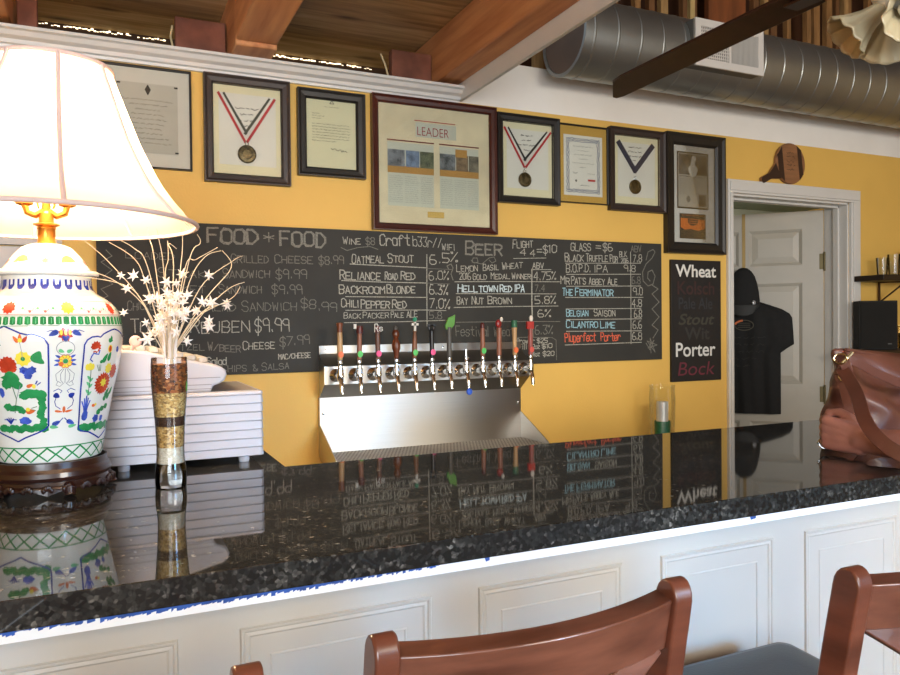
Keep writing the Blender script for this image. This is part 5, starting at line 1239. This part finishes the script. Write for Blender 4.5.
# harp and finial, inside the shade
g = G(); g.tube([(LX-.012, LY, 1.60)]+[(LX+math.cos(PI+PI*k/12)*.055, LY, 1.76+.10*math.sin(PI*k/12)) for k in range(13)][::1]+[(LX+.012, LY, 1.60)], .002, 6); g.lathe([(0, 1.884), (.008, 1.88), (.006, 1.87), (.003, 1.86), (0, 1.858)], (LX, LY, 0), 12); obj('harp', g, br, t)
# bell shade
shp = [(.2705, 1.574), (.2690, 1.580), (.256, 1.589), (.2309, 1.6133), (.2017, 1.6522), (.163, 1.7237), (.1335, 1.795), (.107, 1.858), (.105, 1.866)]
sz = np.linspace(1.574, 1.866, 40)
def tilt(p): k = (p[2]-1.574)/.292; return (p[0]+.013*k, p[1]-.002*k, p[2])
sr_ = np.interp(sz, [p[1] for p in shp], [p[0] for p in shp])
for _ in range(4): sr_[1:-1] = (sr_[:-2]+2*sr_[1:-1]+sr_[2:])/4
shm = bpy.data.materials.new('lamp_shade_silk'); shm.use_nodes = True
nt = shm.node_tree; N = nt.nodes; L = nt.links; out = N['Material Output']; N.remove(N['Principled BSDF'])
di = N.new('ShaderNodeBsdfDiffuse'); di.inputs[0].default_value = (.86, .74, .69, 1); tl = N.new('ShaderNodeBsdfTranslucent'); tl.inputs[0].default_value = (.80, .64, .52, 1)
mx = N.new('ShaderNodeMixShader'); mx.inputs[0].default_value = .5; L.new(di.outputs[0], mx.inputs[1]); L.new(tl.outputs[0], mx.inputs[2]); L.new(mx.outputs[0], out.inputs[0])
NS = 8; A0 = math.radians(9)
g = G(); vs = []; n = 96
for r, z in zip(sr_, sz):
    f = (z-1.574)/.292
    for i in range(n):
        a = 2*PI*i/n; ph_ = ((a-A0)*NS/(2*PI)) % 1
        rr = r*(1+.012*(1-f)*(abs(math.sin(PI*ph_))-.5)); zz_ = z-.004*(1-f)*math.sin(PI*ph_)*(1 if f < .1 else .3)
        vs.append(tilt((LX+math.sin(a)*rr, LY-math.cos(a)*rr, zz_)))
g.add(vs, [(j*n+i, j*n+(i+1) % n, (j+1)*n+(i+1) % n, (j+1)*n+i) for j in range(39) for i in range(n)])
shade = obj('lamp_shade', g, shm, t, ang=60)
tm = mat('shade_trim', 'd9c2bc', rough=.7, var=.03)
for k in range(NS):
    a = A0+2*PI*k/NS; g = G(); g.tube([tilt((LX+math.sin(a)*(r+.0015)*.994, LY-math.cos(a)*(r+.0015)*.994, z)) for r, z in list(zip(sr_, sz))[::3]], .0042, 8); obj('shade_seam', g, tm, shade)
for r, z, w in ((sr_[0], 1.5745, .0045), (sr_[-1], 1.865, .005)):
    g = G(); g.tube([tilt((LX+math.sin(2*PI*k/64)*r, LY-math.cos(2*PI*k/64)*r, z)) for k in range(65)], w, 8, cap=False); obj('rim_trim', g, tm, shade)
for k in range(3):
    a = .4+2*PI*k/3; g = G(); g.tube([tilt((LX, LY, 1.858)), tilt((LX+math.sin(a)*sr_[-1], LY-math.cos(a)*sr_[-1], 1.863))], .002, 6); obj('shade_spoke', g, br, shade)

# ------------------------------------------------------------------ cash register
t = thing('cash_register', 'old cream cash register with ribbed sides behind the lamp and beer glass', 'cash register', (.14, -1.03, 1.07))
rg_ = mat('register_plastic', 'b9b6bb', rough=.42, var=.03); rgd = mat('register_grey', '8a8784', rough=.5)
RX0, RX1, RY0, RY1 = -.022, .3165, -1.20, -.87
g = G(); 
def rrect(x0, x1, y0, y1, r, n=5):
    o = []
    for cx_, cy_, a in ((x1-r, y1-r, 0), (x0+r, y1-r, PI/2), (x0+r, y0+r, PI), (x1-r, y0+r, 1.5*PI)):
        for i in range(n+1): o.append((cx_+math.cos(a+PI/2*i/n)*r, cy_+math.sin(a+PI/2*i/n)*r))
    return o
zz = [1.0855]; nb = 7; hb = (1.222-1.0855)/nb; levels = [(1.0855, .0035)]
for k in range(nb): levels += [(1.0855+k*hb+.0015, 0), (1.0855+(k+1)*hb-.0012, .0012), (1.0855+(k+1)*hb, .0035)]
levels += [(1.2235, .0), (1.229, .0015), (1.2305, .005)]
rings = [[(x, y, z) for x, y in rrect(RX0+i, RX1-i, RY0+i, RY1-i, .009-i*.5)] for z, i in levels]
n = len(rings[0]); vs = [p for r in rings for p in r]
g.add(vs, [(j*n+i, j*n+(i+1) % n, (j+1)*n+(i+1) % n, (j+1)*n+i) for j in range(len(rings)-1) for i in range(n)]+[tuple(range(n))[::-1], tuple((len(rings)-1)*n+i for i in range(n))])
obj('drawer_body', g, rg_, t, ang=30)
g = G().box(RX0+.19, RX1-.012, RY0+.012, RY1-.012, 1.2306, 1.2316); obj('top_inset', g, rgd, t, smooth=False)
# upper housing, sloping down towards the right
hp = [(-.025, 1.231), (.205, 1.231), (.209, 1.245), (.222, 1.248), (.234, 1.256), (.239, 1.268), (.236, 1.279), (.225, 1.287), (.07, 1.323), (-.025, 1.330)]
g = G(); g.prism(hp, RY0+.008, RY1-.03, 'y'); obj('keyboard_housing', g, rg_, t, bevel=.005, seg=3)
g = G()
for k, (xa, xb) in enumerate(((-.02, .206), (-.02, .206), (-.02, .225))): z = (1.238, 1.247, 1.262)[k]; g.box(xa, xb, RY0+.0074, RY0+.0081, z, z+.0016)
obj('side_grooves', g, rgd, t, smooth=False)
g = G()
for i in range(7):
    for j in range(5):
        x = .03+i*.026; y = RY0+.06+j*.045; z = 1.3225-(x-.07)*.232 if x > .07 else 1.3225
        g.box(x, x+.019, y, y+.034, z-.002, z+.010)
obj('keys', g, mat('register_keys', 'b5b0a8', rough=.5, var=.2, scale=20), t, bevel=.002)
g = G()
for x in (RX0+.05, RX1-.04):
    for y in (RY0+.03, RY1-.03): g.lathe([(0, 1.0702), (.011, 1.0702), (.012, 1.074), (.012, 1.0858), (0, 1.0858)], (x, y, 0), 18)
obj('foot', G(), rg_, t) if False else None
k = 0
for x in (RX0+.05, RX1-.04):
    for y in (RY0+.03, RY1-.03):
        g = G(); g.lathe([(0, 1.0702), (.011, 1.0702), (.012, 1.074), (.012, 1.0858), (0, 1.0858)], (x, y, 0), 18); obj('foot', g, rg_, t)
kx, kz, ky = .055, 1.3445, RY0+.04
g = G(); g.lathe([(0, ky-.006), (.009, ky-.006), (.0125, ky-.003), (.0125, ky+.003), (.009, ky+.006), (0, ky+.006)], (kx, 0, kz), 24, 'y'); g.tube([(kx-.006, ky, kz-.008), (kx-.008, ky, 1.325)], .004, 8); kb = obj('lock_key', g, mat('pinkish_plastic', 'd8b0a8', rough=.4), t)
g = G(); g.sphere((kx+.005, ky-.006, kz+.004), .0025, 10); obj('key_hole', g, mat('hole_black', '1a1414', rough=.8), t)

# ------------------------------------------------------------------ beer glass of grain with dried stems
GX, GY = .106, -1.385
t = thing('beer_glass', 'tall curved beer glass layered with malt grains, in front of the cash register', 'glass', (GX, GY, 1.07))
gp = [(.0275, 1.0702), (.0285, 1.074), (.0288, 1.090), (.0285, 1.104), (.0262, 1.116), (.0248, 1.130), (.0250, 1.150), (.0268, 1.190), (.0300, 1.230), (.0330, 1.270), (.0333, 1.290), (.0320, 1.316)]
gz = np.linspace(1.0702, 1.316, 60); gr_ = np.interp(gz, [p[1] for p in gp], [p[0] for p in gp])
for _ in range(3): gr_[1:-1] = (gr_[:-2]+2*gr_[1:-1]+gr_[2:])/4
g = G(); g.lathe([(0, 1.0702)]+list(zip(gr_, gz))+[(gr_[-1]-.0018, 1.3155)], (GX, GY, 0), 48); obj('glass_wall', g, clear, t, ang=60)
realg = bpy.data.materials.new('solid_glass'); realg.use_nodes = True; b = realg.node_tree.nodes['Principled BSDF']; b.inputs['Transmission Weight'].default_value = 1; b.inputs['Roughness'].default_value = .02; b.inputs['IOR'].default_value = 1.46
def gin(z): return float(np.interp(z, gz, gr_))-.0016
g = G(); zz = np.linspace(1.072, 1.1165, 9); g.lathe([(0, 1.072)]+[(gin(z), z) for z in zz]+[(0, 1.1165)], (GX, GY, 0), 40); obj('thick_base', g, realg, t)
for nm_, a, b_, m in (('white_grit', 1.1168, 1.1468, grain('grit_white', ['cfc6b4', 'e9e4d8', 'bdb19a'], 330)), ('gold_grain', 1.147, 1.1868, grain('grain_gold', ['8a6a34', 'c9a05c', 'e0c084', '6e4f28'], 240)), ('dark_grain', 1.187, 1.2048, grain('grain_dark', ['2e1a10', '4e2f1c', '3a2216'], 240)), ('tan_grain', 1.205, 1.2498, grain('grain_tan', ['94703c', 'cda867', 'e6cc92', '7a5930'], 240)), ('roasted_grain', 1.25, 1.304, grain('grain_roast', ['3a2116', '6b3a22', 'a8622f', '4a2a1c', 'c98a52'], 170))):
    g = G(); zz = np.linspace(a, b_, 10); g.lathe([(0, a)]+[(gin(z), z) for z in zz]+[(0, b_)], (GX, GY, 0), 40); obj(nm_, g, m, t)
g = G(); g.sphere((GX+.029, GY-.012, 1.262), .006, 10, (.4, .4, 1.8)); obj('green_leaf_scrap', g, grn, t)
t = thing('dried_stems', 'spray of pale dried stems and star flowers standing in the grain filled beer glass', 'dried flowers', (GX, GY, 1.30))
stm = mat('straw_stem', 'e8d2b0', rough=.7, var=.1); flm = mat('dried_white_flower', 'f2e6dc', rough=.8, var=.05)
random.seed(11)
VX, VY = math.cos(YAW*.1), 0
def stem(pts, r=.0009):
    P = [Vector(p) for p in pts]; out = []
    for i in range(len(P)-1):
        p0 = P[max(i-1, 0)]; p1 = P[i]; p2 = P[i+1]; p3 = P[min(i+2, len(P)-1)]
        for k in range(6):
            u = k/6; out.append(.5*((2*p1)+(-p0+p2)*u+(2*p0-5*p1+4*p2-p3)*u*u+(-p0+3*p1-3*p2+p3)*u**3))
    out.append(P[-1]); n = len(out)
    g = G(); g.tube(out, [r*(1-.55*i/n) for i in range(n)], 6); obj('stem', g, stm, t)
    return out
def star(c, r, d):
    d = Vector(d).normalized(); a = d.cross(Vector((.3, .2, 1))).normalized(); b = d.cross(a); g = G(); vs = [Vector(c)+d*r*.25, Vector(c)-d*r*.2]; n = 12
    q0 = random.uniform(0, 1)
    for i in range(n): q = q0+2*PI*i/n; rr = r if i % 2 == 0 else r*.38; vs.append(Vector(c)+(a*math.cos(q)+b*math.sin(q))*rr+d*(.22*r if i % 2 == 0 else 0))
    g.add(vs, [(0, 2+i, 2+(i+1) % n) for i in range(n)]+[(1, 2+(i+1) % n, 2+i) for i in range(n)]); obj('flower', g, flm, t, smooth=False)
def w3(px, py, dep): return (GX+(px-170)/517, GY+dep, 1.316-(py-358)/517)
# stems that curl out at the sides
side = [[(168, 356), (150, 310), (120, 282), (88, 272)], [(168, 356), (148, 305), (118, 266), (97, 246)], [(167, 356), (145, 300), (125, 285), (90, 279)], [(169, 356), (150, 285), (140, 262), (118, 247)], [(170, 356), (152, 270), (140, 252), (122, 242)],
        [(172, 356), (205, 312), (228, 290), (244, 283)], [(172, 356), (200, 315), (222, 305), (228, 303)], [(172, 356), (195, 320), (230, 300), (239, 288)], [(172, 356), (200, 290), (232, 262), (243, 256)], [(171, 356), (190, 285), (206, 258), (222, 251)],
        [(171, 356), (186, 270), (196, 262), (216, 250)], [(171, 356), (182, 270), (184, 245), (183, 232)], [(171, 356), (190, 262), (200, 246), (197, 238)], [(169, 356), (158, 260), (155, 244), (153, 230)], [(170, 356), (168, 280), (171, 262), (171, 243)], [(170, 356), (166, 270), (162, 244), (160, 234)],
        [(170, 356), (206, 300), (232, 268), (224, 250)], [(170, 356), (176, 268), (172, 246), (180, 250)]]
for s_ in side:
    dep = random.uniform(-.03, .03); k = len(s_)-1
    o = stem([w3(x, y, dep*i/k) for i, (x, y) in enumerate(s_)], .0011)
for p in ((226, 304), (128, 279), (133, 291), (130, 314), (227, 307), (150, 283), (198, 312)): star(w3(p[0], p[1], random.uniform(-.02, .02)), random.uniform(.008, .012), (random.uniform(-.6, .6), -1, random.uniform(-.3, .6)))
for i in range(38):
    ang_ = random.gauss(0, .17); ln = random.uniform(.06, .135); dep = random.uniform(-.03, .03); x1 = GX+math.sin(ang_)*ln; z1 = 1.302+math.cos(ang_)*ln
    o = stem([(GX+random.uniform(-.012, .012), GY+random.uniform(-.012, .012), 1.298), (GX+(x1-GX)*.45, GY+dep*.4, 1.302+(z1-1.302)*.5), (x1, GY+dep, z1)], .0013)
    if i < 36: star((x1, GY+dep, z1), random.uniform(.008, .0145), (random.uniform(-.7, .7), -1, random.uniform(-.2, .9)))
for i in range(26):
    star(w3(random.gauss(178, 13), random.gauss(308, 22), random.uniform(-.028, .02)), random.uniform(.009, .015), (random.uniform(-.8, .8), -1, random.uniform(-.3, .9)))
star(w3(150, 340, -.02), .017, (-.4, -1, .2)); star(w3(186, 342, -.02), .012, (.4, -1, .2))
for i in range(26):   # pale stalks bunched at the mouth of the glass
    a = random.uniform(0, 2*PI); r = random.uniform(0, .013); l = random.uniform(.05, .09)
    g = G(); g.tube([(GX+math.cos(a)*r*.8, GY+math.sin(a)*r*.8, 1.27), (GX+math.cos(a)*r*1.3, GY+math.sin(a)*r*1.3, 1.30+l)], [.0022, .0012], 6); obj('stalk', g, flm, t)

# ------------------------------------------------------------------ handbag
lea = mat('brown_leather', '704438', rough=.42, var=.14, scale=7, bump=.10, bscale=30, coat=.1); lead = mat('brown_leather_strap', '71463a', rough=.4, var=.1, scale=9); gold = mat('pale_gold_ring', 'd8c49a', rough=.18, metal=1)
t = thing('handbag', 'slouchy brown leather handbag with straps and a metal ring, on the bar at the right', 'handbag', (1.93, -1.58, 1.07))
g = G(); vs = []; NU, NV = 40, 24
for j in range(NV+1):
    v = j/NV
    for i in range(NU):
        a = 2*PI*i/NU; ca, sa = math.cos(a), math.sin(a)
        hw_ = .28*(1-.12*v**2); th_ = .085*(1-.86*v**1.6)+.006
        top = 1.0705+.24*v
        x = 1.955+hw_*math.copysign(abs(ca)**.6, ca); y = -1.575+th_*math.copysign(abs(sa)**.8, sa)
        z = top-.045*v*((x-1.70)/.4)-.02*v*math.sin((x-1.70)*9)
        w_ = v*(1-v)*4
        y += .014*w_*math.sin(x*26+v*7)+.010*w_*math.sin(x*47-v*9)-.012*w_*math.sin((x-1.6)*12+v*3)
        x += .012*w_*math.sin(v*14+a)
        x -= .03*v*(1 if ca < 0 else 0)*abs(ca)
        vs.append((x, y, z))
fs = [(j*NU+i, j*NU+(i+1) % NU, (j+1)*NU+(i+1) % NU, (j+1)*NU+i) for j in range(NV) for i in range(NU)]+[tuple(range(NU))[::-1], tuple(NV*NU+i for i in range(NU))]
g.add(vs, fs); obj('bag_body', g, lea, t, ang=70, sub=1)
def strap(pts, w, th=.004, nm_='strap', m=lead, side=(0, 0, 1)):
    P = [Vector(p) for p in pts]; out = []
    for i in range(len(P)-1):
        p0 = P[max(i-1, 0)]; p1 = P[i]; p2 = P[i+1]; p3 = P[min(i+2, len(P)-1)]
        for k in range(8):
            u = k/8; out.append(.5*((2*p1)+(-p0+p2)*u+(2*p0-5*p1+4*p2-p3)*u*u+(-p0+3*p1-3*p2+p3)*u**3))
    out.append(P[-1]); g = G(); vs = []
    for i, p in enumerate(out):
        d = (out[min(i+1, len(out)-1)]-out[max(i-1, 0)]).normalized(); view = Vector((-.86, -.5, .1)); s_ = d.cross(view).normalized(); nrm = s_.cross(d)
        for a_, b_ in ((-1, -1), (1, -1), (1, 1), (-1, 1)): vs.append(p+s_*w/2*a_+nrm*th/2*b_)
    n = len(out); g.add(vs, [(i*4+k, i*4+(k+1) % 4, (i+1)*4+(k+1) % 4, (i+1)*4+k) for i in range(n-1) for k in range(4)]+[(0, 1, 2, 3), tuple((n-1)*4+k for k in range(4))])
    return obj(nm_, g, m, t, bevel=.0015)
RNG = (1.60, -1.655, 1.270)
strap([(1.60, -1.655, 1.262), (1.545, -1.735, 1.21), (1.47, -1.815, 1.155), (1.445, -1.875, 1.118), (1.445, -1.93, 1.098), (1.50, -1.925, 1.102), (1.60, -1.87, 1.092), (1.75, -1.80, 1.090), (1.90, -1.72, 1.10), (2.0, -1.67, 1.12)], .030)
strap([(1.60, -1.648, 1.245), (1.60, -1.665, 1.21), (1.585, -1.69, 1.165), (1.60, -1.69, 1.12), (1.66, -1.675, 1.096), (1.74, -1.668, 1.092)], .026)
strap([(1.61, -1.640, 1.283), (1.65, -1.655, 1.272), (1.73, -1.672, 1.235), (1.83, -1.678, 1.205), (1.98, -1.675, 1.195)], .022, nm_='front_flap_edge')
g = G(); rc = Vector(RNG); n_ = Vector((-.75, -.6, .1)).normalized(); e1 = n_.cross(Vector((0, 0, 1))).normalized(); e2 = n_.cross(e1)
rc2 = rc+Vector((-.018, -.012, .012))
g.tube([rc2+e1*math.cos(k*PI/12)*.014+e2*math.sin(k*PI/12)*.012 for k in range(25)], .0022, 8); obj('ring', g, gold, t)
g = G(); g.obox(rc2+Vector((.005, 0, -.012)), rc2+Vector((.030, -.01, .016)), .007, .006); g.tube([rc+Vector((-.006, -.01, -.03))+e1*math.cos(k*PI/10)*.009+e2*math.sin(k*PI/10)*.011 for k in range(21)], .0025, 8); obj('clasp', g, gold, t, bevel=.001)
strap([(1.612, -1.645, 1.293), (1.594, -1.668, 1.276), (1.598, -1.672, 1.253), (1.612, -1.655, 1.233)], .024, nm_='ring_tab')
g = G(); g.tube([(1.70, -1.59, 1.30), (1.80, -1.585, 1.285), (1.90, -1.58, 1.272), (2.0, -1.58, 1.262)], .004, 8); obj('top_seam', g, lead, t)

# ------------------------------------------------------------------ person: a closed hand and forearm resting on the bar
skin = mat('skin', 'ab7668', rough=.5, var=.06, scale=14); skin.node_tree.nodes['Principled BSDF'].inputs['Subsurface Weight'].default_value = .08
skin.node_tree.nodes['Principled BSDF'].inputs['Subsurface Radius'].default_value = (.012, .005, .003)
HB0 = Vector((1.495, -1.70, 1.07)); HA = Vector((-.02, 1, 0)).normalized(); HS = Vector((-1, -.02, 0)).normalized()   # towards the knuckles, towards the back of the hand
def hp_(a, s_, z): return HB0+HA*a+HS*s_+Vector((0, 0, z))
t = thing('person', 'person seen only as a closed hand and bare forearm resting on the bar', 'person', (1.5, -1.85, 1.07))
g = G()
def cap_(pts, rs_): 
    g.tube(pts, rs_, 14)
    for p, r in zip(pts, rs_): g.sphere(p, r, 14)
cap_([hp_(-.34, -.03, .052), hp_(-.24, -.02, .046), hp_(-.14, -.006, .040), hp_(-.085, 0, .040)], [.042, .039, .030, .026])
# palm: metacarpals side by side
for z, zz_, r in ((.076, .054, .0155), (.058, .046, .0165), (.040, .036, .0165), (.023, .026, .0155)): cap_([hp_(-.082, .0, zz_), hp_(-.045, .006, (z+zz_)/2), hp_(-.006, .010, z)], [.020, r*1.06, r*.82])
# four curled fingers
for z, k in ((.076, 1.0), (.058, 1.08), (.0405, 1.02), (.0235, .84)):
    cap_([hp_(-.006, .010, z), hp_(.018*k, -.012*k, z-.002), hp_(.022*k, -.026*k, z-.004), hp_(-.002, -.044*k, z-.004), hp_(-.020, -.036, z-.003)], [.0125*k**.5, .0105, .0102, .0092, .0085])
# thumb lying over the curled index finger
cap_([hp_(-.072, -.010, .060), hp_(-.045, -.016, .082), hp_(-.018, -.020, .0925), hp_(.010, -.020, .0905)], [.017, .0135, .0115, .0098])
hd = obj('arm', g, skin, t, ang=180)
rm = hd.modifiers.new('join', 'REMESH'); rm.mode = 'VOXEL'; rm.voxel_size = .0032; rm.use_smooth_shade = True
sm_ = hd.modifiers.new('soft', 'SMOOTH'); sm_.iterations = 5; sm_.factor = .5
g = G(); rcn = hp_(.006, .0, .0235); g.tube([rcn+Vector((0, 0, 1))*math.sin(k*PI/10)*.0135+HS*math.cos(k*PI/10)*.0135*.75+HA*math.cos(k*PI/10)*.008 for k in range(21)], .0016, 8); g.sphere(rcn+HS*.012+HA*.008, .0035, 10); obj('finger_ring', g, chrome, t)

# ------------------------------------------------------------------ bar stools
seatm = mat('black_vinyl_seat', '2c2d2d', rough=.38, var=.08, scale=10, bump=.04, bscale=220)
def bez(pts, n=8):
    P = [Vector(p) for p in pts]; out = []
    for i in range(len(P)-1):
        p0 = P[max(i-1, 0)]; p1 = P[i]; p2 = P[i+1]; p3 = P[min(i+2, len(P)-1)]
        for k in range(n):
            u = k/n; out.append(.5*((2*p1)+(-p0+p2)*u+(2*p0-5*p1+4*p2-p3)*u*u+(-p0+3*p1-3*p2+p3)*u**3))
    out.append(P[-1]); return out
def sweep_rect(g, pts, w, h, upv):
    """rectangular section swept along pts; h along upv"""
    vs = []; n = len(pts); u = Vector(upv)
    for i, p in enumerate(pts):
        d = (pts[min(i+1, n-1)]-pts[max(i-1, 0)]).normalized(); s_ = d.cross(u).normalized(); uu = s_.cross(d)
        for a, b in ((-1, -1), (1, -1), (1, 1), (-1, 1)): vs.append(p+s_*w/2*a+uu*h/2*b)
    g.add(vs, [(i*4+k, i*4+(k+1) % 4, (i+1)*4+(k+1) % 4, (i+1)*4+k) for i in range(n-1) for k in range(4)]+[(0, 1, 2, 3), tuple((n-1)*4+k for k in range(4))])
def make_stool(label, loc, rz):
    t = thing('bar_stool', label, 'bar stool', loc, rz, 'wooden bar stools along the counter')
    SH = .795
    # seat cushion with rounded corners, wider at the front
    g = G(); rings = []
    def so(k):
        o = []
        for cx_, cy_, a in ((.212-k-.02, .222-k-.02, 0), (-.212+k+.02, .222-k-.02, PI/2), (-.185+k+.02, -.165+k+.02, PI), (.185-k-.02, -.165+k+.02, 1.5*PI)):
            r = .02 if cy_ > 0 else .02
            for i in range(7): o.append((cx_+math.cos(a+PI/2*i/6)*r, cy_+math.sin(a+PI/2*i/6)*r))
        return o
    for k, z in ((.006, SH-.045), (0, SH-.035), (0, SH-.014), (.006, SH-.004), (.022, SH+.001), (.07, SH+.004)): rings.append([(x, y, z) for x, y in so(k)])
    n = len(rings[0]); g.add([p for r in rings for p in r], [(j*n+i, j*n+(i+1) % n, (j+1)*n+(i+1) % n, (j+1)*n+i) for j in range(5) for i in range(n)]+[tuple(range(n))[::-1], tuple(5*n+i for i in range(n))])
    obj('seat', g, seatm, t, local=True, ang=50)
    g = G().box(-.185, .185, -.165, -.145, SH-.105, SH-.045).box(-.185, .185, .155, .175, SH-.105, SH-.045).box(-.195, -.175, -.155, .165, SH-.105, SH-.045).box(.175, .195, -.155, .165, SH-.105, SH-.045)
    obj('apron', g, cherry, t, local=True, bevel=.003)
    TOP = 1.10
    for s_ in (-1, 1):
        # rear leg and back post in one sawn piece with a rounded top
        x = .163*s_; W_ = .0235
        cl = bez([(x*1.04, -.205, 0), (x*1.02, -.175, .4), (x, -.165, SH-.05), (x, -.178, .92), (x, -.205, TOP-.02)], 8)
        g = G(); vs = []; n = len(cl)
        dep = [.030+.004*min(1, p.z/.7) for p in cl]
        cl2 = list(cl); 
        sec = []
        for p, d in zip(cl2, dep): sec.append([(p.x-W_/2, p.y-d/2, p.z), (p.x+W_/2, p.y-d/2, p.z), (p.x+W_/2, p.y+d/2, p.z), (p.x-W_/2, p.y+d/2, p.z)])
        p = cl2[-1]; d = dep[-1]
        for q in (.35, .65, .87, 1.0):
            dd = d*math.sqrt(max(.02, 1-q*q)); z = p.z+.022*q; yo = p.y-.002*q
            sec.append([(p.x-W_/2, yo-dd/2, z), (p.x+W_/2, yo-dd/2, z), (p.x+W_/2, yo+dd/2, z), (p.x-W_/2, yo+dd/2, z)])
        g.add([v for r in sec for v in r], [(i*4+k, i*4+(k+1) % 4, (i+1)*4+(k+1) % 4, (i+1)*4+k) for i in range(len(sec)-1) for k in range(4)]+[(3, 2, 1, 0), tuple((len(sec)-1)*4+k for k in range(4))])
        obj('back_post', g, cherry, t, local=True, bevel=.0045, seg=3, ang=45)
        g = G(); g.obox((.188*s_, .165, 0), (.182*s_, .155, SH-.045), .034, .034, (0, 1, 0)); obj('leg', g, cherry, t, local=True, bevel=.004)
        g = G(); g.obox((.18*s_, .15, .30), (.168*s_, -.165, .33), .018, .03); obj('stretcher', g, cherry, t, local=True, bevel=.003)
    for y, z in ((.158, .22), (-.172, .38)): g = G(); g.obox((-.18, y, z), (.18, y, z), .022, .032); obj('stretcher', g, cherry, t, local=True, bevel=.003)
    # curved top rail between the posts, bowed backwards
    def arc(z, xx, bow, y0): return [Vector((xx*(-1+2*i/14), y0-bow*(1-(-1+2*i/14)**2), z)) for i in range(15)]
    g = G(); sweep_rect(g, arc(1.057, .155, .030, -.196), .024, .056, (0, -.22, 1)); obj('top_rail', g, cherryx, t, local=True, bevel=.0016, seg=2)
    g = G(); sweep_rect(g, arc(.86, .155, .024, -.170), .018, .034, (0, -.10, 1)); obj('lower_rail', g, cherryx, t, local=True, bevel=.003)
    for s_ in (-1, 1):
        g = G(); P = [Vector((s_*(.135-.27*q), -.200+.022*q-.022*(1-(1-2*q)**2)-.003*s_, 1.038-.168*q)) for q in [i/10 for i in range(11)]]; sweep_rect(g, P, .030, .011, (0, -1, .1)); obj('cross_slat', g, cherryx, t, local=True, bevel=.002)
    return t
def copy_thing(root, label, loc, rz):
    r = root.copy(); COL.objects.link(r); r.location = loc; r.rotation_euler = (0, 0, rz); r['label'] = label
    for ch in list(root.children):
        c = ch.copy(); COL.objects.link(c); c.parent = r
    return r
s0 = make_stool('cherry bar stool with its wide curved top rail in view, middle of the three stools', (.378, -2.074, 0), 0)
copy_thing(s0, 'cherry bar stool with its black seat in view, below the handbag', (.903, -2.132, 0), 0)
copy_thing(s0, 'cherry bar stool showing only one rounded post top, at the lower left', (-.066, -2.084, 0), 0)
